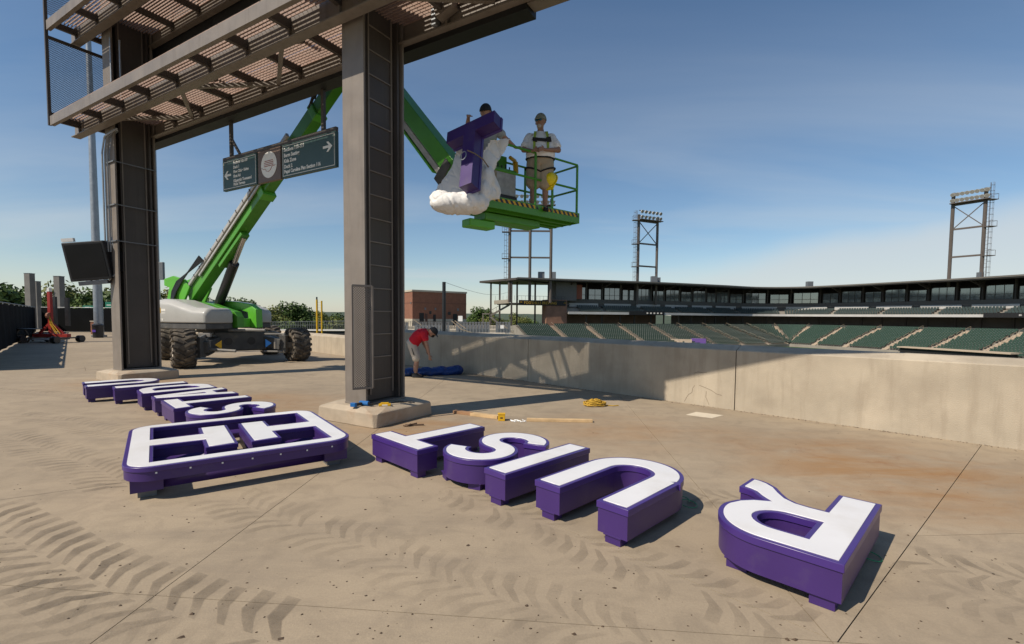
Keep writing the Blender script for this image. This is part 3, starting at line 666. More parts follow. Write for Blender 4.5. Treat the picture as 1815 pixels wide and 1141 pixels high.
def letter_D(w=.88, h=1.2, s=.25):
    r = .40; o = [(0, 0), (w - r, 0)] + arc(w - r, r, r, r, -90, 0, 10)[1:] + arc(w - r, h - r, r, r, 0, 90, 10) + [(0, h)]
    q = r - s + .04; i = [(s, s), (w - s - q, s)] + arc(w - s - q, s + q, q, q, -90, 0, 8)[1:] + arc(w - s - q, h - s - q, q, q, 0, 90, 8) + [(s, h - s)]
    return [o, i[::-1]]
def make_letter(name, loops, label, feet, zt=ZT, z0=.065, k=K, loc=(0, 0), rot=R(135), scale=1.0, cat='sign letter', group='purple channel letters laid out on the plaza', matrix=None, lights=()):
    loops = [[(x * k * scale, y * k * scale) for x, y in L] for L in loops]
    e = empty(name)
    if matrix is not None: e.matrix_world = matrix
    else: e.location = (loc[0], loc[1], 0); e.rotation_euler = (0, 0, rot)
    sgn = lambda i: 1 if i == 0 else -1
    obj('body', shape_mesh(loops, z0, zt - .052, 'body'), PURP, e, smooth=True, bevel=0.0)
    trim = [offset(L, .009 * sgn(i)) for i, L in enumerate(loops)]
    obj('trim_cap', shape_mesh(trim, zt - .054, zt - .004, 'trim_cap'), PURPT, e, smooth=True, bevel=.004)
    face = [offset(L, -.026 * sgn(i)) for i, L in enumerate(loops)]
    obj('face', shape_mesh(face, zt - .01, zt + .001, 'face'), WHITE, e)
    for (x, y, r) in feet:
        f = MB().bb((-.065, -.05, 0), (.065, .05, .055)); f.bb((-.075, -.06, .056), (.075, .06, z0 + .004)); fo = f.build('mounting_foot', PURP, e, bevel=.002)
        fo.location = (x * k * scale, y * k * scale, 0); fo.rotation_euler = (0, 0, R(r))
    for (x, y, r) in lights:
        lo = MB().bb((-.03, -.004, -.03), (.03, .004, .03)).build('access_plate', mat('brass_plate', (0.42, 0.30, 0.16), 0.45, 0.5), e); lo.location = (x * k, y * k, zt * .55); lo.rotation_euler = (0, 0, R(r))
    tag(e, label, cat, group); return e
er = Vector((-.7071, .7071)); eu = Vector((-.7071, -.7071))
def lp(right, up, k=K): return er * right * k + eu * up * k
make_letter('sign_letter', letter_R(), 'big purple and white letter R, nearest on the right', [(.10, 1.20, 0), (.62, 1.12, 0), (.12, .12, 0), (.80, .2, 0)], loc=lp(.56, -4.53))
make_letter('sign_letter', letter_U(), 'purple and white letter U lying between the I and the big R', [(.13, 1.16, 0), (.77, 1.16, 0), (.2, .3, 0), (.7, .3, 0)], loc=lp(1.84, -4.27), lights=((.55, -.006, 0),))
make_letter('sign_letter', letter_I(), 'narrow purple letter I lying between the S and the U near the wall', [(.13, 1.19, 0), (.13, .2, 0)], loc=lp(3.02, -4.20), lights=((.13, -.006, 0),))
make_letter('sign_letter', letter_S(), 'curved purple letter S between the T and I on the right row', [(.2, 1.10, 20), (.62, 1.12, -20), (.3, .1, 0)], loc=lp(3.38, -4.20))
make_letter('sign_letter', letter_T(), 'purple letter T lying beside the near column plinth', [(.09, 1.15, 0), (.82, 1.15, 0), (.46, .1, 0)], loc=lp(4.20, -4.04), lights=((.46, -.006, 0),))
k2 = dict(scale=.955)
make_letter('sign_letter', letter_S(.82, 1.22), 'purple letter S half hidden behind the square logo', [(.2, 1.1, 0), (.6, 1.1, 0), (.4, .1, 0)], loc=lp(7.62, -2.70), **k2)
make_letter('sign_letter', letter_T(.98, 1.2), 'purple letter T of the far row, behind the letter S', [(.09, 1.12, 0), (.88, 1.12, 0), (.48, .1, 0)], loc=lp(8.50, -2.62), **k2)
make_letter('sign_letter', letter_A(.98, 1.2), 'purple letter A of the far row, between T and D', [(.42, 1.1, 0), (.1, .1, 0), (.9, .1, 0)], loc=lp(9.42, -2.58), **k2)
make_letter('sign_letter', letter_D(.88, 1.2), 'rounded purple letter D of the far row, beside the letter I', [(.1, 1.1, 0), (.6, 1.1, 0), (.1, .1, 0)], loc=lp(10.45, -2.50), **k2)
make_letter('sign_letter', letter_I(1.2, .30), 'narrow purple letter I of the far row, next to the last U', [(.14, 1.13, 0), (.14, .1, 0)], loc=lp(11.52, -2.24), **k2)
make_letter('sign_letter', letter_U(.88, 1.2, .27), 'farthest purple letter U at the left end of the row', [(.13, 1.12, 0), (.75, 1.12, 0), (.45, .15, 0)], loc=lp(12.10, -1.92), scale=.99)

# ---- square logo of two facing T shapes in a rounded ring
lg = empty('square_logo'); ctr = er * 5.99 + eu * (-1.635)
lg.location = (ctr.x, ctr.y, 0); lg.rotation_euler = (0, 0, R(135 - 8.5))
tag(lg, 'large rounded square purple logo with two facing white T shapes', 'sign logo')
def rrect(a, b, r, n=8):
    return arc(a - r, b - r, r, r, 0, 90, n) + arc(-a + r, b - r, r, r, 90, 180, n) + arc(-a + r, -b + r, r, r, 180, 270, n) + arc(a - r, -b + r, r, r, 270, 360, n)
A_, B_ = .975, .985; ia, ib = .80, .78
outl = rrect(A_, B_, .24)
# one continuous face: ring plus the two T shapes (y is the way up: +y towards the left of the picture)
st = .15; cb = .50; c1, c2 = .34, .07       # stem half width, crossbar half length, crossbar y range
hole = [(-ia, -ib), (-st, -ib), (-st, -c1), (-cb, -c1), (-cb, -c2), (cb, -c2), (cb, -c1), (st, -c1), (st, -ib), (ia, -ib), (ia, ib), (st, ib), (st, c1), (cb, c1), (cb, c2), (-cb, c2), (-cb, c1), (-st, c1), (-st, ib), (-ia, ib)]
zt = .315
obj('ring_body', shape_mesh([outl, hole[::-1]], .185, zt - .045, 'ring_body'), PURP, lg, smooth=True)
obj('trim_cap', shape_mesh([offset(outl, .009), offset(hole, -.009)[::-1]], zt - .047, zt - .004, 'trim_cap'), PURPT, lg, smooth=True, bevel=.004)
obj('face', shape_mesh([offset(outl, -.026), offset(hole, .022)[::-1]], zt - .01, zt + .001, 'face'), WHITE, lg)
obj('inner_liner', shape_mesh([offset(hole, .03), hole[::-1]], .072, .1845, 'inner_liner'), PURP, lg)
for y0, y1, w in ((.335, .075, cb), (-.075, -.335, cb), (.93, .76, .55), (-.76, -.93, .55)):
    MB().bb((-w, min(y0, y1), .075), (w, max(y0, y1), .184)).build('light_box', PURP, lg)
for x, y in ((-.70, .82), (.70, .82), (-.70, -.82), (.70, -.82)):
    MB().bb((x - .17, y - .12, .07), (x + .17, y + .12, .184)).build('corner_box', PURP, lg); MB().bb((x - .09, y - .07, 0), (x + .09, y + .07, .069)).build('support_block', GALVD, lg)
for i in range(7): MB().box((-A_ - .001, .75 - i * .25, .255), (.008, .014, .014)).build('rivet', WHITEP, lg)
# thin green wires beside U and R
for nm, lab, c, s in (('green_wire', 'loop of thin green wire in the shadow of the letter U', gp(1213, 893), .8), ('green_wire', 'loop of thin green wire in the shadow of the big R', gp(1532, 985), .7)):
    pts = []
    for i in range(26):
        a = i / 25 * 9.0; r = .05 + .06 * abs(math.sin(a * .37)) + .03 * math.sin(a * 1.3)
        pts.append((c.x + r * s * math.cos(a), c.y + r * s * math.sin(a) * 1.3, .006 + .012 * (1 + math.sin(a * .8)) + .004 * i / 25))
    o = MB().tube(pts, .0035, 5).build(nm, mat('green_wire_plastic', (0.03, 0.30, 0.12), 0.5), smooth=True); tag(o, lab, 'wire', 'thin green wires')

# leaf bits, gravel and dust crumbs, thicker along the foot of the wall
db = MB(); rr = random.Random(31)
def bit(x, y, r):
    a = rr.uniform(0, 6.28); n_ = rr.choice((4, 5, 5, 6)); P_ = [(x + r * rr.uniform(.5, 1.2) * math.cos(a + 6.283 * i / n_), y + r * rr.uniform(.4, 1.1) * math.sin(a + 6.283 * i / n_)) for i in range(n_)]
    h = r * rr.uniform(.2, .6); V_ = [(p[0], p[1], .001) for p in P_] + [(x, y, .001 + h)]
    db.add(V_, [(i, (i + 1) % n_, n_) for i in range(n_)])
for i in range(420):
    p = gp(rr.uniform(-50, 1865), 700 + 440 * rr.random() ** .7); bit(p.x, p.y, rr.uniform(.003, .011) * (1 + .7 * (rr.random() < .1)))
for i in range(700):
    x = rr.uniform(-3.0, 8.0); o_ = abs(rr.gauss(0, .05)); q = wall_point(x) - WN * (.004 + o_); bit(q.x, q.y, rr.uniform(.004, .016))
o = db.build('plaza_debris', mat('leaf_litter', (0.075, 0.050, 0.032), .9, 0, .5, 9)); tag(o, 'tiny dark leaf bits and grit scattered over the plaza', 'debris', kind='stuff')
# ================================================================== BOOM LIFT
def wroot(name, loc):
    e = empty(name, loc); e['_w'] = 1; return e
def wp(o, e):
    """mesh built in world coordinates, made a part of e"""
    o.parent = e; o.matrix_parent_inverse = (Matrix.Translation(e.location) @ e.rotation_euler.to_matrix().to_4x4()).inverted(); return o
LC = Vector((-9.92, 17.16, 0)); AF = Vector((.66, -.7513, 0)); AX = Vector((.7513, .66, 0))     # chassis forward (to camera), axle direction
lift = wroot('boom_lift', LC); tag(lift, 'green and grey boom lift with big black tyres and raised platform', 'boom lift')
# wheel (local axis x)
def wheel_meshes():
    Rw, hw = .57, .275
    prof = [(-hw + .02, .30), (-hw, .40), (-hw + .01, .50), (-hw + .05, .545), (0, .55), (hw - .05, .545), (hw - .01, .50), (hw, .40), (hw - .02, .30)]
    n = 40; rings = [[(x, r * math.cos(2 * math.pi * k / n), r * math.sin(2 * math.pi * k / n)) for x, r in prof] for k in range(n)]
    t = MB(); P = len(prof); V = [p for rg in rings for p in rg]; F = []
    for k in range(n):
        for i in range(P - 1): F.append((k * P + i, k * P + i + 1, ((k + 1) % n) * P + i + 1, ((k + 1) % n) * P + i))
    t.add(V, F)
    for k in range(17):
        for sd_ in (-1, 1):
            a0 = 2 * math.pi * (k + (.5 if sd_ > 0 else 0)) / 17
            pts = []
            for (x, da, r) in ((0.0, 0.20, .548), (.14, 0.06, .560), (.26, -.02, .545), (.285, -.03, .46)):
                a = a0 + da; pts.append(Vector((sd_ * x, r * math.cos(a), r * math.sin(a))))
            for p, q in zip(pts[:-1], pts[1:]): t.bar(p, q, .075, .075, ((p + q) / 2 * 1.0).yzx.zxy if False else Vector((0, (p + q).y, (p + q).z)))
    tyre = t.mesh('tyre'); tyre.materials.append(RUBBER); fixn(tyre)
    r = MB(); pr = [(-.27, .305), (-.25, .29), (-.18, .27), (-.10, .16), (-.12, .10), (-.12, 0.01)]
    for sg_ in (-1, 1):
        rings = [[(sg_ * x, q * math.cos(2 * math.pi * k / 24), q * math.sin(2 * math.pi * k / 24)) for k in range(24)] for x, q in pr]; r.loft(rings, cap=False)
        r.tube([(sg_ * .10, 0, 0), (sg_ * .2, 0, 0)], .09, 12)
    rim = r.mesh('rim'); rim.materials.append(RIM); fixn(rim)
    for me in (tyre, rim):
        for p in me.polygons: p.use_smooth = True
        me.set_sharp_from_angle(angle=R(35))
    return tyre, rim
TY, RI = wheel_meshes()
WH = [Vector((-9.9, 14.53, 0)), Vector((-7.64, 17.15, 0)), Vector((-12.2, 17.16, 0)), Vector((-9.95, 19.85, 0))]
for i, w in enumerate(WH):
    o = inst('wheel', TY, lift, w - LC + Vector((0, 0, .585)), math.atan2(AX.y, AX.x) + R((-4, 6, -2, 4)[i]))
    inst('rim', RI, o)
    # axle leg: box beam from the chassis to the wheel hub with knuckle plates
    d = (LC - w); d.z = 0; d.normalize(); inner = LC - d * 1.05; hub = w + AX * (1 if (w - LC).dot(AX) < 0 else -1) * .42
    m = MB(); m.bar(inner + Vector((0, 0, .72)), hub + Vector((0, 0, .60)), .46, .36)
    m.bar(hub + Vector((0, 0, .30)), hub + Vector((0, 0, .92)), .30, .22); m.bar(hub + Vector((0, 0, .58)), w + Vector((0, 0, .58)), .2, .2)
    m.bar(inner + d * -.3 + Vector((0, 0, .40)), hub + d * .15 + Vector((0, 0, .36)), .30, .07)
    leg = wp(m.build('axle_leg', CHAS, None, bevel=.012), lift)
    m = MB(); m.tube([inner + Vector((0, 0, 1.0)), (inner + hub) / 2 + Vector((.05, 0, 1.02)), hub + Vector((0, 0, .9))], .035, 8); m.tube([inner + Vector((.1, -.1, .95)), (inner + hub) / 2 + Vector((.12, -.15, .90)), hub + Vector((.05, 0, .7))], .02, 6)
    wp(m.build('steering_hose', mat('grey_hose', (0.22, 0.22, 0.21), 0.6), None, smooth=True), lift)
# guard plates, hydraulic struts and shadowed gussets on the two axle legs seen from the front
PLG = mat('axle_grey_plate', (0.20, 0.19, 0.175), .6, 0, .2, 4, tint=(0.30, 0.26, 0.20), tscale=3, tmin=.5, tmax=.8)
for (u0, v0, u1, v1, dep) in ((352, 603, 372, 616, 15.0), (352, 590, 374, 597, 15.2), (470, 590, 505, 593, 16.4), (468, 621, 500, 624, 16.3)):
    a_, b_ = at(u0, v0, dep), at(u1, v1, dep); wp(MB().bb((min(a_.x, b_.x), a_.y - .03, min(a_.z, b_.z)), (max(a_.x, b_.x), a_.y + .05, max(a_.z, b_.z))).build('axle_plate', PLG, None, bevel=.01), lift)
for (u0, v0, u1, v1, dep) in ((488, 600, 488, 618, 16.2), (352, 618, 418, 622, 15.0), (405, 585, 470, 585, 16.0)):
    wp(MB().tube([at(u0, v0, dep), at(u1, v1, dep)], .045, 8).build('hydraulic_strut', PLG, None, smooth=True), lift)
# warning arrows on the axle legs
for (u, v, dep, m_) in ((387, 611, 15.1, YELL), (476, 608, 15.95, mat('blue_arrow', (0.02, 0.16, 0.50), 0.5))):
    c = at(u, v, dep); s = -1 if m_ is YELL else 1
    vr = Vector((c.x, c.y, 0)).normalized(); xr = Vector((vr.y, -vr.x, 0))
    tri = [c - xr * .09 * s + Vector((0, 0, .14)), c - xr * .09 * s - Vector((0, 0, .14)), c + xr * .09 * s]
    mb = MB(); mb.add([p for p in tri] + [p + vr * .02 for p in tri], [(0, 1, 2), (5, 4, 3), (0, 3, 4, 1), (1, 4, 5, 2), (2, 5, 3, 0)])
    mb.bar(c + vr * .06 - Vector((0, 0, .17)), c + vr * .06 + Vector((0, 0, .17)), .34, .06, vr) if False else None
    wp(mb.build('direction_arrow', m_, None), lift)
def rb(a, b, c): return Matrix((a, b, c)).transposed()
# chassis box
cm = MB(); rm = rb(AF, AX, Vector((0, 0, 1)))
cm.box(LC + Vector((0, 0, .72)), (2.1, 1.5, .62), rm); cm.box(LC + Vector((0, 0, .42)), (1.5, 1.7, .10), rm)
wp(cm.build('chassis', CHAS, None, bevel=.02), lift)
for k in (-1, 1): wp(MB().tube([LC + AF * 1.045 + AX * .35 * k + Vector((0, 0, .72)), LC + AF * 1.06 + AX * .35 * k + Vector((0, 0, .72))], .13, 16).build('chassis_port', BLACKP, None), lift)
# turntable
TB = Vector((.94, -.342, 0)); TL = Vector((.342, .94, 0)); TC = Vector((-10.25, 16.82, 0))
cm = MB(); cm.tube([TC + Vector((0, 0, 1.02)), TC + Vector((0, 0, 1.16))], .62, 24); wp(cm.build('slew_ring', CHAS, None, smooth=True), lift)
def tloc(x, y, z): return TC + TB * x + TL * y + Vector((0, 0, z))
def hood(y0, y1, prof, name, zb=1.34):
    rings = []
    for x, zt_, ins in prof:
        rings.append([tloc(x, y, z) for y, z in ((y0 + ins, zb), (y1 - ins, zb), (y1 - ins, zt_ - .10), (y1 - ins - .12, zt_), (y0 + ins + .16, zt_), (y0 + ins, zt_ - .16))])
    o = MB().loft(rings).build(name, HOODG, None, smooth='all'); b = o.modifiers.new('bevel', 'BEVEL'); b.width = .05; b.segments = 3; b.limit_method = 'ANGLE'; b.angle_limit = R(30)
    return wp(o, lift)
h1 = hood(-1.45, -.42, [(-1.34, 1.85, .22), (-1.26, 1.98, .08), (-1.02, 2.08, 0), (-.75, 2.12, 0), (-.30, 2.09, 0), (.25, 1.95, 0), (.7, 1.84, 0), (1.22, 1.82, 0), (1.30, 1.75, .07)], 'engine_hood')
h2 = hood(.48, 1.45, [(-1.7, 1.85, .1), (-1.5, 2.08, 0), (-.6, 2.12, 0), (.1, 2.05, 0), (.75, 1.88, 0), (.98, 1.80, .05), (1.02, 1.66, .12)], 'counter_hood')
cm = MB(); cm.box(tloc(0, -.92, 1.24), (2.50, .96, .19), rb(TB, TL, Vector((0, 0, 1)))); cm.box(tloc(-.3, .95, 1.24), (2.5, .9, .19), rb(TB, TL, Vector((0, 0, 1)))); wp(cm.build('hood_skirt', CHAS, None, bevel=.03), lift)
# hood markings
def mark(x, z, w, h, m_, y=-1.452): wp(MB().box(tloc(x, y, z), (w, .006, h), rb(TB, TL, Vector((0, 0, 1)))).build('hood_decal', m_, None), lift)
mark(-.72, 1.74, .07, .17, YELL); mark(-.56, 1.75, .20, .07, LET); mark(-.56, 1.65, .18, .025, LET)
mark(-.93, 1.42, .10, .03, GREENL)
for x in (-.80, -.72, -.62): mark(x, 1.44, .045, .07, LET)
fr = MB(); fr.box(tloc(-1.06, -1.455, 1.58), (.14, .008, .34), rb(TB, TL, Vector((0, 0, 1)))); wp(fr.build('vent_frame', GALV, None), lift); mark(-1.06, 1.58, .10, .30, HOODG, -1.462)
# green centre frame between the hoods
def slab_poly(pts, y0, y1, m_, name, bevel=.015):
    rings = [[tloc(x, y, z) for x, z in pts] for y in (y0, y1)]
    return wp(MB().loft(rings).build(name, m_, None, bevel=bevel), lift)
slab_poly([(-1.5, 1.2), (1.38, 1.18), (1.38, 1.55), (1.25, 1.72), (.9, 1.80), (.2, 1.98), (-.9, 2.1), (-1.5, 2.0)], -.38, -.12, GREEN, 'turntable_frame')
slab_poly([(.1, 1.75), (.9, 1.78), (1.22, 1.70), (1.30, 1.18), (1.62, 1.18), (1.60, 1.80), (1.30, 1.98), (.7, 2.06), (.1, 2.10)], .16, .42, GREENL, 'front_arm')
slab_poly([(.9, 1.2), (1.36, 1.2), (1.36, 1.5), (.9, 1.5)], -.115, .155, GREENL, 'centre_plate')
# boom
BP = Vector((-11.15, 17.05, 2.30)); EL = Vector((-3.75, 12.2, 8.15)); BD = (EL - BP).normalized()
side = BD.cross(Vector((0, 0, 1))).normalized(); upb = side.cross(BD)       # side points to camera-right/front
def bpt(k, s=0, u=0): return BP + (EL - BP) * k + side * s + upb * u
def bbar(k0, k1, s, u, w, h, m_, name, bevel=.015): return wp(MB().bar(bpt(k0, s, u), bpt(k1, s, u), w, h, upb).build(name, m_, None, bevel=bevel), lift)
bbar(-.01, .52, 0, 0, .36, .47, GREEN, 'boom_base_section'); bbar(.40, .80, 0, .02, .30, .39, GREEN, 'boom_middle_section'); bbar(.70, 1.0, 0, .03, .26, .36, GREEN, 'boom_tip_section')
bbar(.03, .70, .235, .19, .08, .12, SILVER, 'cable_track'); bbar(.06, .66, -.20, .27, .10, .09, SILVER, 'cable_track'); bbar(.10, .62, .235, .04, .05, .08, SILVER, 'cable_guide')
bbar(.50, .525, 0, 0, .41, .55, GREENL, 'wear_collar'); bbar(.79, .81, 0, .02, .345, .46, GREENL, 'wear_collar')
for k in [.08 + .045 * i for i in range(14)]:
    wp(MB().box(bpt(k, .285, .19), (.02, .02, .10), rb(BD, side, upb)).build('track_clip', CHAS, None), lift)
bbar(.20, .36, 0, -.32, .26, .14, GREEN, 'cylinder_lug')
# pivot towers
slab_poly([(-1.9, 2.05), (-1.05, 2.05), (-.75, 2.55), (-1.0, 2.82), (-1.55, 2.95), (-2.0, 2.85), (-2.0, 2.62), (-1.75, 2.55)], -.42, -.34, GREENL, 'pivot_tower')
slab_poly([(-1.9, 2.05), (-1.05, 2.05), (-.75, 2.55), (-1.0, 2.82), (-1.55, 2.95), (-2.0, 2.85), (-2.0, 2.62), (-1.75, 2.55)], .36, .44, GREENL, 'pivot_tower')
hs = MB(); rr = random.Random(2)
for j in range(5): hs.tube([tloc(-1.62 + .05 * j, -.46 - .02 * j, 2.06), tloc(-1.52 + .05 * j, -.48, 2.4), tloc(-1.3 + .06 * j, -.46, 2.75), bpt(.16, .30 + .02 * j, .2 + .04 * j)], .025, 6)
wp(hs.build('hydraulic_hose', BLACKP, None, smooth=True), lift)
bea = MB(); bea.tube([tloc(-1.9, -.2, 2.3), tloc(-1.9, -.2, 2.42)], .05, 10); wp(bea.build('beacon', mat('amber_lens', (0.7, 0.18, 0.02), 0.3), None, smooth=True), lift)
# luffing cylinder
cl0 = tloc(.05, .02, 1.95); cl1 = bpt(.35, 0, -.38)
md = cl0.lerp(cl1, .64); wp(MB().tube([cl0, md], .15, 16).build('cylinder_barrel', BLACKP, None, smooth=True), lift); wp(MB().tube([md, cl1], .075, 14).build('cylinder_rod', CHROME, None, smooth=True), lift)
# elbow and jib
JE = Vector((-.62, 9.42, 3.78)); JD = (JE - EL).normalized(); js = JD.cross(Vector((0, 0, 1))).normalized(); ju = js.cross(JD)
def jp(k, s=0, u=0): return EL + (JE - EL) * k + js * s + ju * u
def jbar(k0, k1, s, u, w, h, m_, name): return wp(MB().bar(jp(k0, s, u), jp(k1, s, u), w, h, ju).build(name, m_, None, bevel=.012), lift)
jbar(-.02, .97, 0, .02, .30, .34, GREEN, 'jib'); jbar(.04, .78, .02, -.255, .15, .13, SILVER, 'jib_cylinder'); jbar(.05, .75, .0, -.36, .24, .05, GREENL, 'jib_guide'); jbar(.78, .82, 0, -.16, .34, .50, CHAS, 'jib_clamp')
kn = MB()
for s in (-.24, .24): kn.add(*[[bpt(.88, s, .32), bpt(1.02, s, .42), jp(.10, s, .25), jp(.12, s, -.28), bpt(1.0, s, -.5), bpt(.90, s, -.36), bpt(.88, s + .04, .32), bpt(1.02, s + .04, .42), jp(.10, s + .04, .25), jp(.12, s + .04, -.28), bpt(1.0, s + .04, -.5), bpt(.90, s + .04, -.36)], [(0, 1, 2, 3, 4, 5), (11, 10, 9, 8, 7, 6)] + [(i, (i + 1) % 6, (i + 1) % 6 + 6, i + 6) for i in range(6)]])
wp(kn.build('elbow_bracket', GREENL, None), lift)
hs = MB()
for j in range(5):
    a = bpt(.80 + .015 * j, .22, .1); b = bpt(.95, .36 + .03 * j, -.1 - .06 * j); c = jp(.1, .3, -.2)
    hs.tube([a, a.lerp(b, .5) + side * .12 + upb * (.12 - .05 * j), b, b.lerp(c, .6) - upb * .2, c], .022, 6)
wp(hs.build('hydraulic_hose', BLACKP, None, smooth=True), lift)
for k in (.86, .90, .945): wp(MB().box(bpt(k, .25, -.05 + (k - .86) * 2), (.12, .08, .16), rb(BD, side, upb)).build('valve_block', CHAS, None, bevel=.01), lift)
# ---- work platform
PO = Vector((-.36, 8.36, 3.50)); PP = Vector((.774, .633, 0)); PQ = Vector((-.633, .774, 0)); PL_, PD = 2.14, .82; ZF = .10
def pf(x, y, z=0): return PO + PP * x + PQ * y + Vector((0, 0, z))
prm = rb(PP, PQ, Vector((0, 0, 1)))
def pbox(x0, x1, y0, y1, z0, z1, m_, name, bevel=0.0): return wp(MB().box(pf((x0 + x1) / 2, (y0 + y1) / 2, (z0 + z1) / 2), (x1 - x0, y1 - y0, z1 - z0), prm).build(name, m_, None, bevel=bevel), lift)
pbox(-.15, PL_, .03, PD - .03, .055, ZF, GREEN, 'platform_floor')
toe = pbox(-.15, PL_, 0, .028, .0, .20, GREEN, 'toe_board'); pbox(-.15, PL_, PD - .028, PD, .0, .20, GREEN, 'toe_board'); pbox(PL_ + .001, PL_ + .03, 0, PD, .0, .20, GREEN, 'toe_board')
for y in (.2, .42, .62): pbox(-.1, PL_ - .02, y - .03, y + .03, -.02, .054, GREEN, 'floor_beam')
pbox(.05, 1.35, .25, .62, -.16, -.021, GREEN, 'platform_mount', .02); pbox(-.25, .3, .30, .56, -.30, -.161, GREENL, 'platform_rotator', .02)
# hazard stripes
for i in range(18):
    x = .02 + i * .118
    if 9 <= i <= 9: continue
    q = [pf(x, -.003, .115), pf(x + .055, -.003, .115), pf(x + .010, -.003, .178), pf(x - .045, -.003, .178)]; q2 = [pf(x + .0575, -.003, .115), pf(x + .1145, -.003, .115), pf(x + .0695, -.003, .178), pf(x + .0125, -.003, .178)]
    for qq, m_ in ((q, YELL), (q2, BLACKP)):
        mb = MB(); mb.add(qq + [p + PQ * .003 for p in qq], [(0, 1, 2, 3), (7, 6, 5, 4), (0, 4, 5, 1), (1, 5, 6, 2), (2, 6, 7, 3), (3, 7, 4, 0)]); wp(mb.build('hazard_stripe', m_, None), lift)
def rail(pts, r=.021, name='rail'): wp(MB().tube([pf(*p) for p in pts], r, 8).build(name, GREEN, None, smooth=True), lift)
for z in (.66, 1.13):
    rail([(.02, .015, z), (.98, .015, z)]); rail([(1.0, .015, z), (1.42, .015, z)]); rail([(1.44, .015, z), (PL_ - .04, .015, z), (PL_ + .01, .06, z), (PL_ + .01, PD - .06, z), (PL_ - .04, PD - .015, z), (.02, PD - .015, z)])
for x, y in ((.02, .015), (1.0, .015), (1.43, .015), (PL_ + .01, .06), (PL_ + .01, PD - .05), (1.43, PD - .015), (.75, PD - .015), (.02, PD - .015)): rail([(x, y, .10), (x, y, 1.14)], .024, 'rail_post')
# control console / tool box on the platform
cb_ = pbox(.30, .86, .40, .74, .38, .80, mat('worn_white_box', (0.42, 0.43, 0.43), 0.6, 0, 0.25, 9), 'control_box', .02)
pbox(.28, .88, .38, .76, .22, .38, BLACKP, 'control_base', .02); pbox(.28, .88, .40, .76, .801, .86, GREEN, 'console_top', .01); pbox(.32, .80, .60, .77, .861, 1.16, GREEN, 'console_back', .02)
for i in range(5): wp(MB().tube([pf(.40 + i * .09, .48, .86), pf(.40 + i * .09, .48, .93 + .03 * (i % 2))], .014, 6).build('joystick', BLACKP, None), lift)
pbox(.40, .46, .42, .46, .10, .22, BLACKP, 'console_leg'); pbox(.70, .76, .42, .46, .10, .22, BLACKP, 'console_leg')
o = MB().box(pf(.60, .22, ZF + .055), (.95, .30, .10), prm).build('cardboard_carton', CARD, bevel=.004); tag(o, 'flat brown cardboard carton lying on the lift platform', 'carton')

# ================================================================== T LETTER being lifted, with its padded blanket
Xv = -Vector((.82, -.50, .17)).normalized(); Uv = Vector((.10, .32, .94)); Uv = (Uv - Xv * Uv.dot(Xv)).normalized(); Zv = Xv.cross(Uv)
topc = at(841, 222, 8.0)
org = topc - Uv * (1.22 * .97) - Xv * (.93 * .97 / 2) - Zv * .15
mt = rb(Xv, Uv, Zv).to_4x4(); mt.translation = org
tl = make_letter('sign_letter', letter_T(.98, 1.24, .24, .225), 'purple letter T held up beside the lift platform, wrapped in white padding', [], k=.97, matrix=mt, group='letter being lifted')
tl['group'] = 'purple channel letters laid out on the plaza' if False else 'letter being lifted'
hd = MB()
for (x, y) in ((.50, .50),):
    c = mt @ Vector((x * .97, y * .97, -.02)); pts = [c + Xv * .055 * math.cos(a) + Uv * .075 * math.sin(a) for a in [i * 2 * math.pi / 14 for i in range(15)]]
    hd.tube(pts, .008, 6)
ho = hd.build('lifting_ring', GALV, None, smooth=True); ho.parent = tl; ho.matrix_parent_inverse = mt.inverted()
def remesh_blob(name, blobs, m_, vox=.035, smooth=6, disp=.03, dscale=3.0, seed=0, extra=None):
    mb = extra or MB()
    for c, r in blobs: mb.sphere(c, r, 16, 10)
    me = mb.mesh(name); o = bpy.data.objects.new(name, me); col.objects.link(o)
    r_ = o.modifiers.new('r', 'REMESH'); r_.mode = 'VOXEL'; r_.voxel_size = vox
    s_ = o.modifiers.new('s', 'SMOOTH'); s_.factor = .6; s_.iterations = smooth
    dg = bpy.context.evaluated_depsgraph_get(); me2 = bpy.data.meshes.new_from_object(o.evaluated_get(dg)); bpy.data.objects.remove(o)
    NN = [v.normal.copy() for v in me2.vertices]
    for v, nn in zip(me2.vertices, NN):
        p = v.co * dscale + Vector((seed, seed * 2, 0))
        q_ = Vector((p.x * 1.5 + p.z * .8, p.y * 1.5, p.z * .6 - p.x * .5)); a = .32 * mnoise.noise(p * .7) - .55 * max(0, 1 - 7 * abs(mnoise.noise(q_ * .8 + Vector((7, 3, 1))))) - .28 * max(0, 1 - 5 * abs(mnoise.noise(q_ * 1.7 + Vector((2, 9, 4)))))
        v.co += nn * a * disp
    me2.materials.clear(); me2.materials.append(m_)
    for p in me2.polygons: p.use_smooth = True
    o = bpy.data.objects.new(name, me2); col.objects.link(o); return o
bl = []
for (u, v, dep, rx, ry, rz) in ((802, 361, 7.9, .38, .26, .185), (832, 360, 7.9, .33, .26, .19), (782, 353, 7.95, .20, .2, .15), (860, 338, 7.97, .14, .2, .20), (864, 315, 8.0, .13, .17, .20)):
    bl.append((at(u, v, dep), (rx, ry, rz)))
ex = MB()
def sheet(px, d0, th):
    q = [at(u, v, d0 + dd) for u, v, dd in px]; b = Vector((.1, th, .02)); n_ = len(q)
    ex.add(q + [p + b for p in q], [tuple(range(n_ - 1, -1, -1)), tuple(range(n_, 2 * n_))] + [(i, (i + 1) % n_, (i + 1) % n_ + n_, i + n_) for i in range(n_)])
sheet([(846, 302, .0), (852, 268, .05), (866, 244, .12), (897, 242, .30), (890, 262, .22), (874, 290, .1), (862, 312, .02)], 7.98, .10)
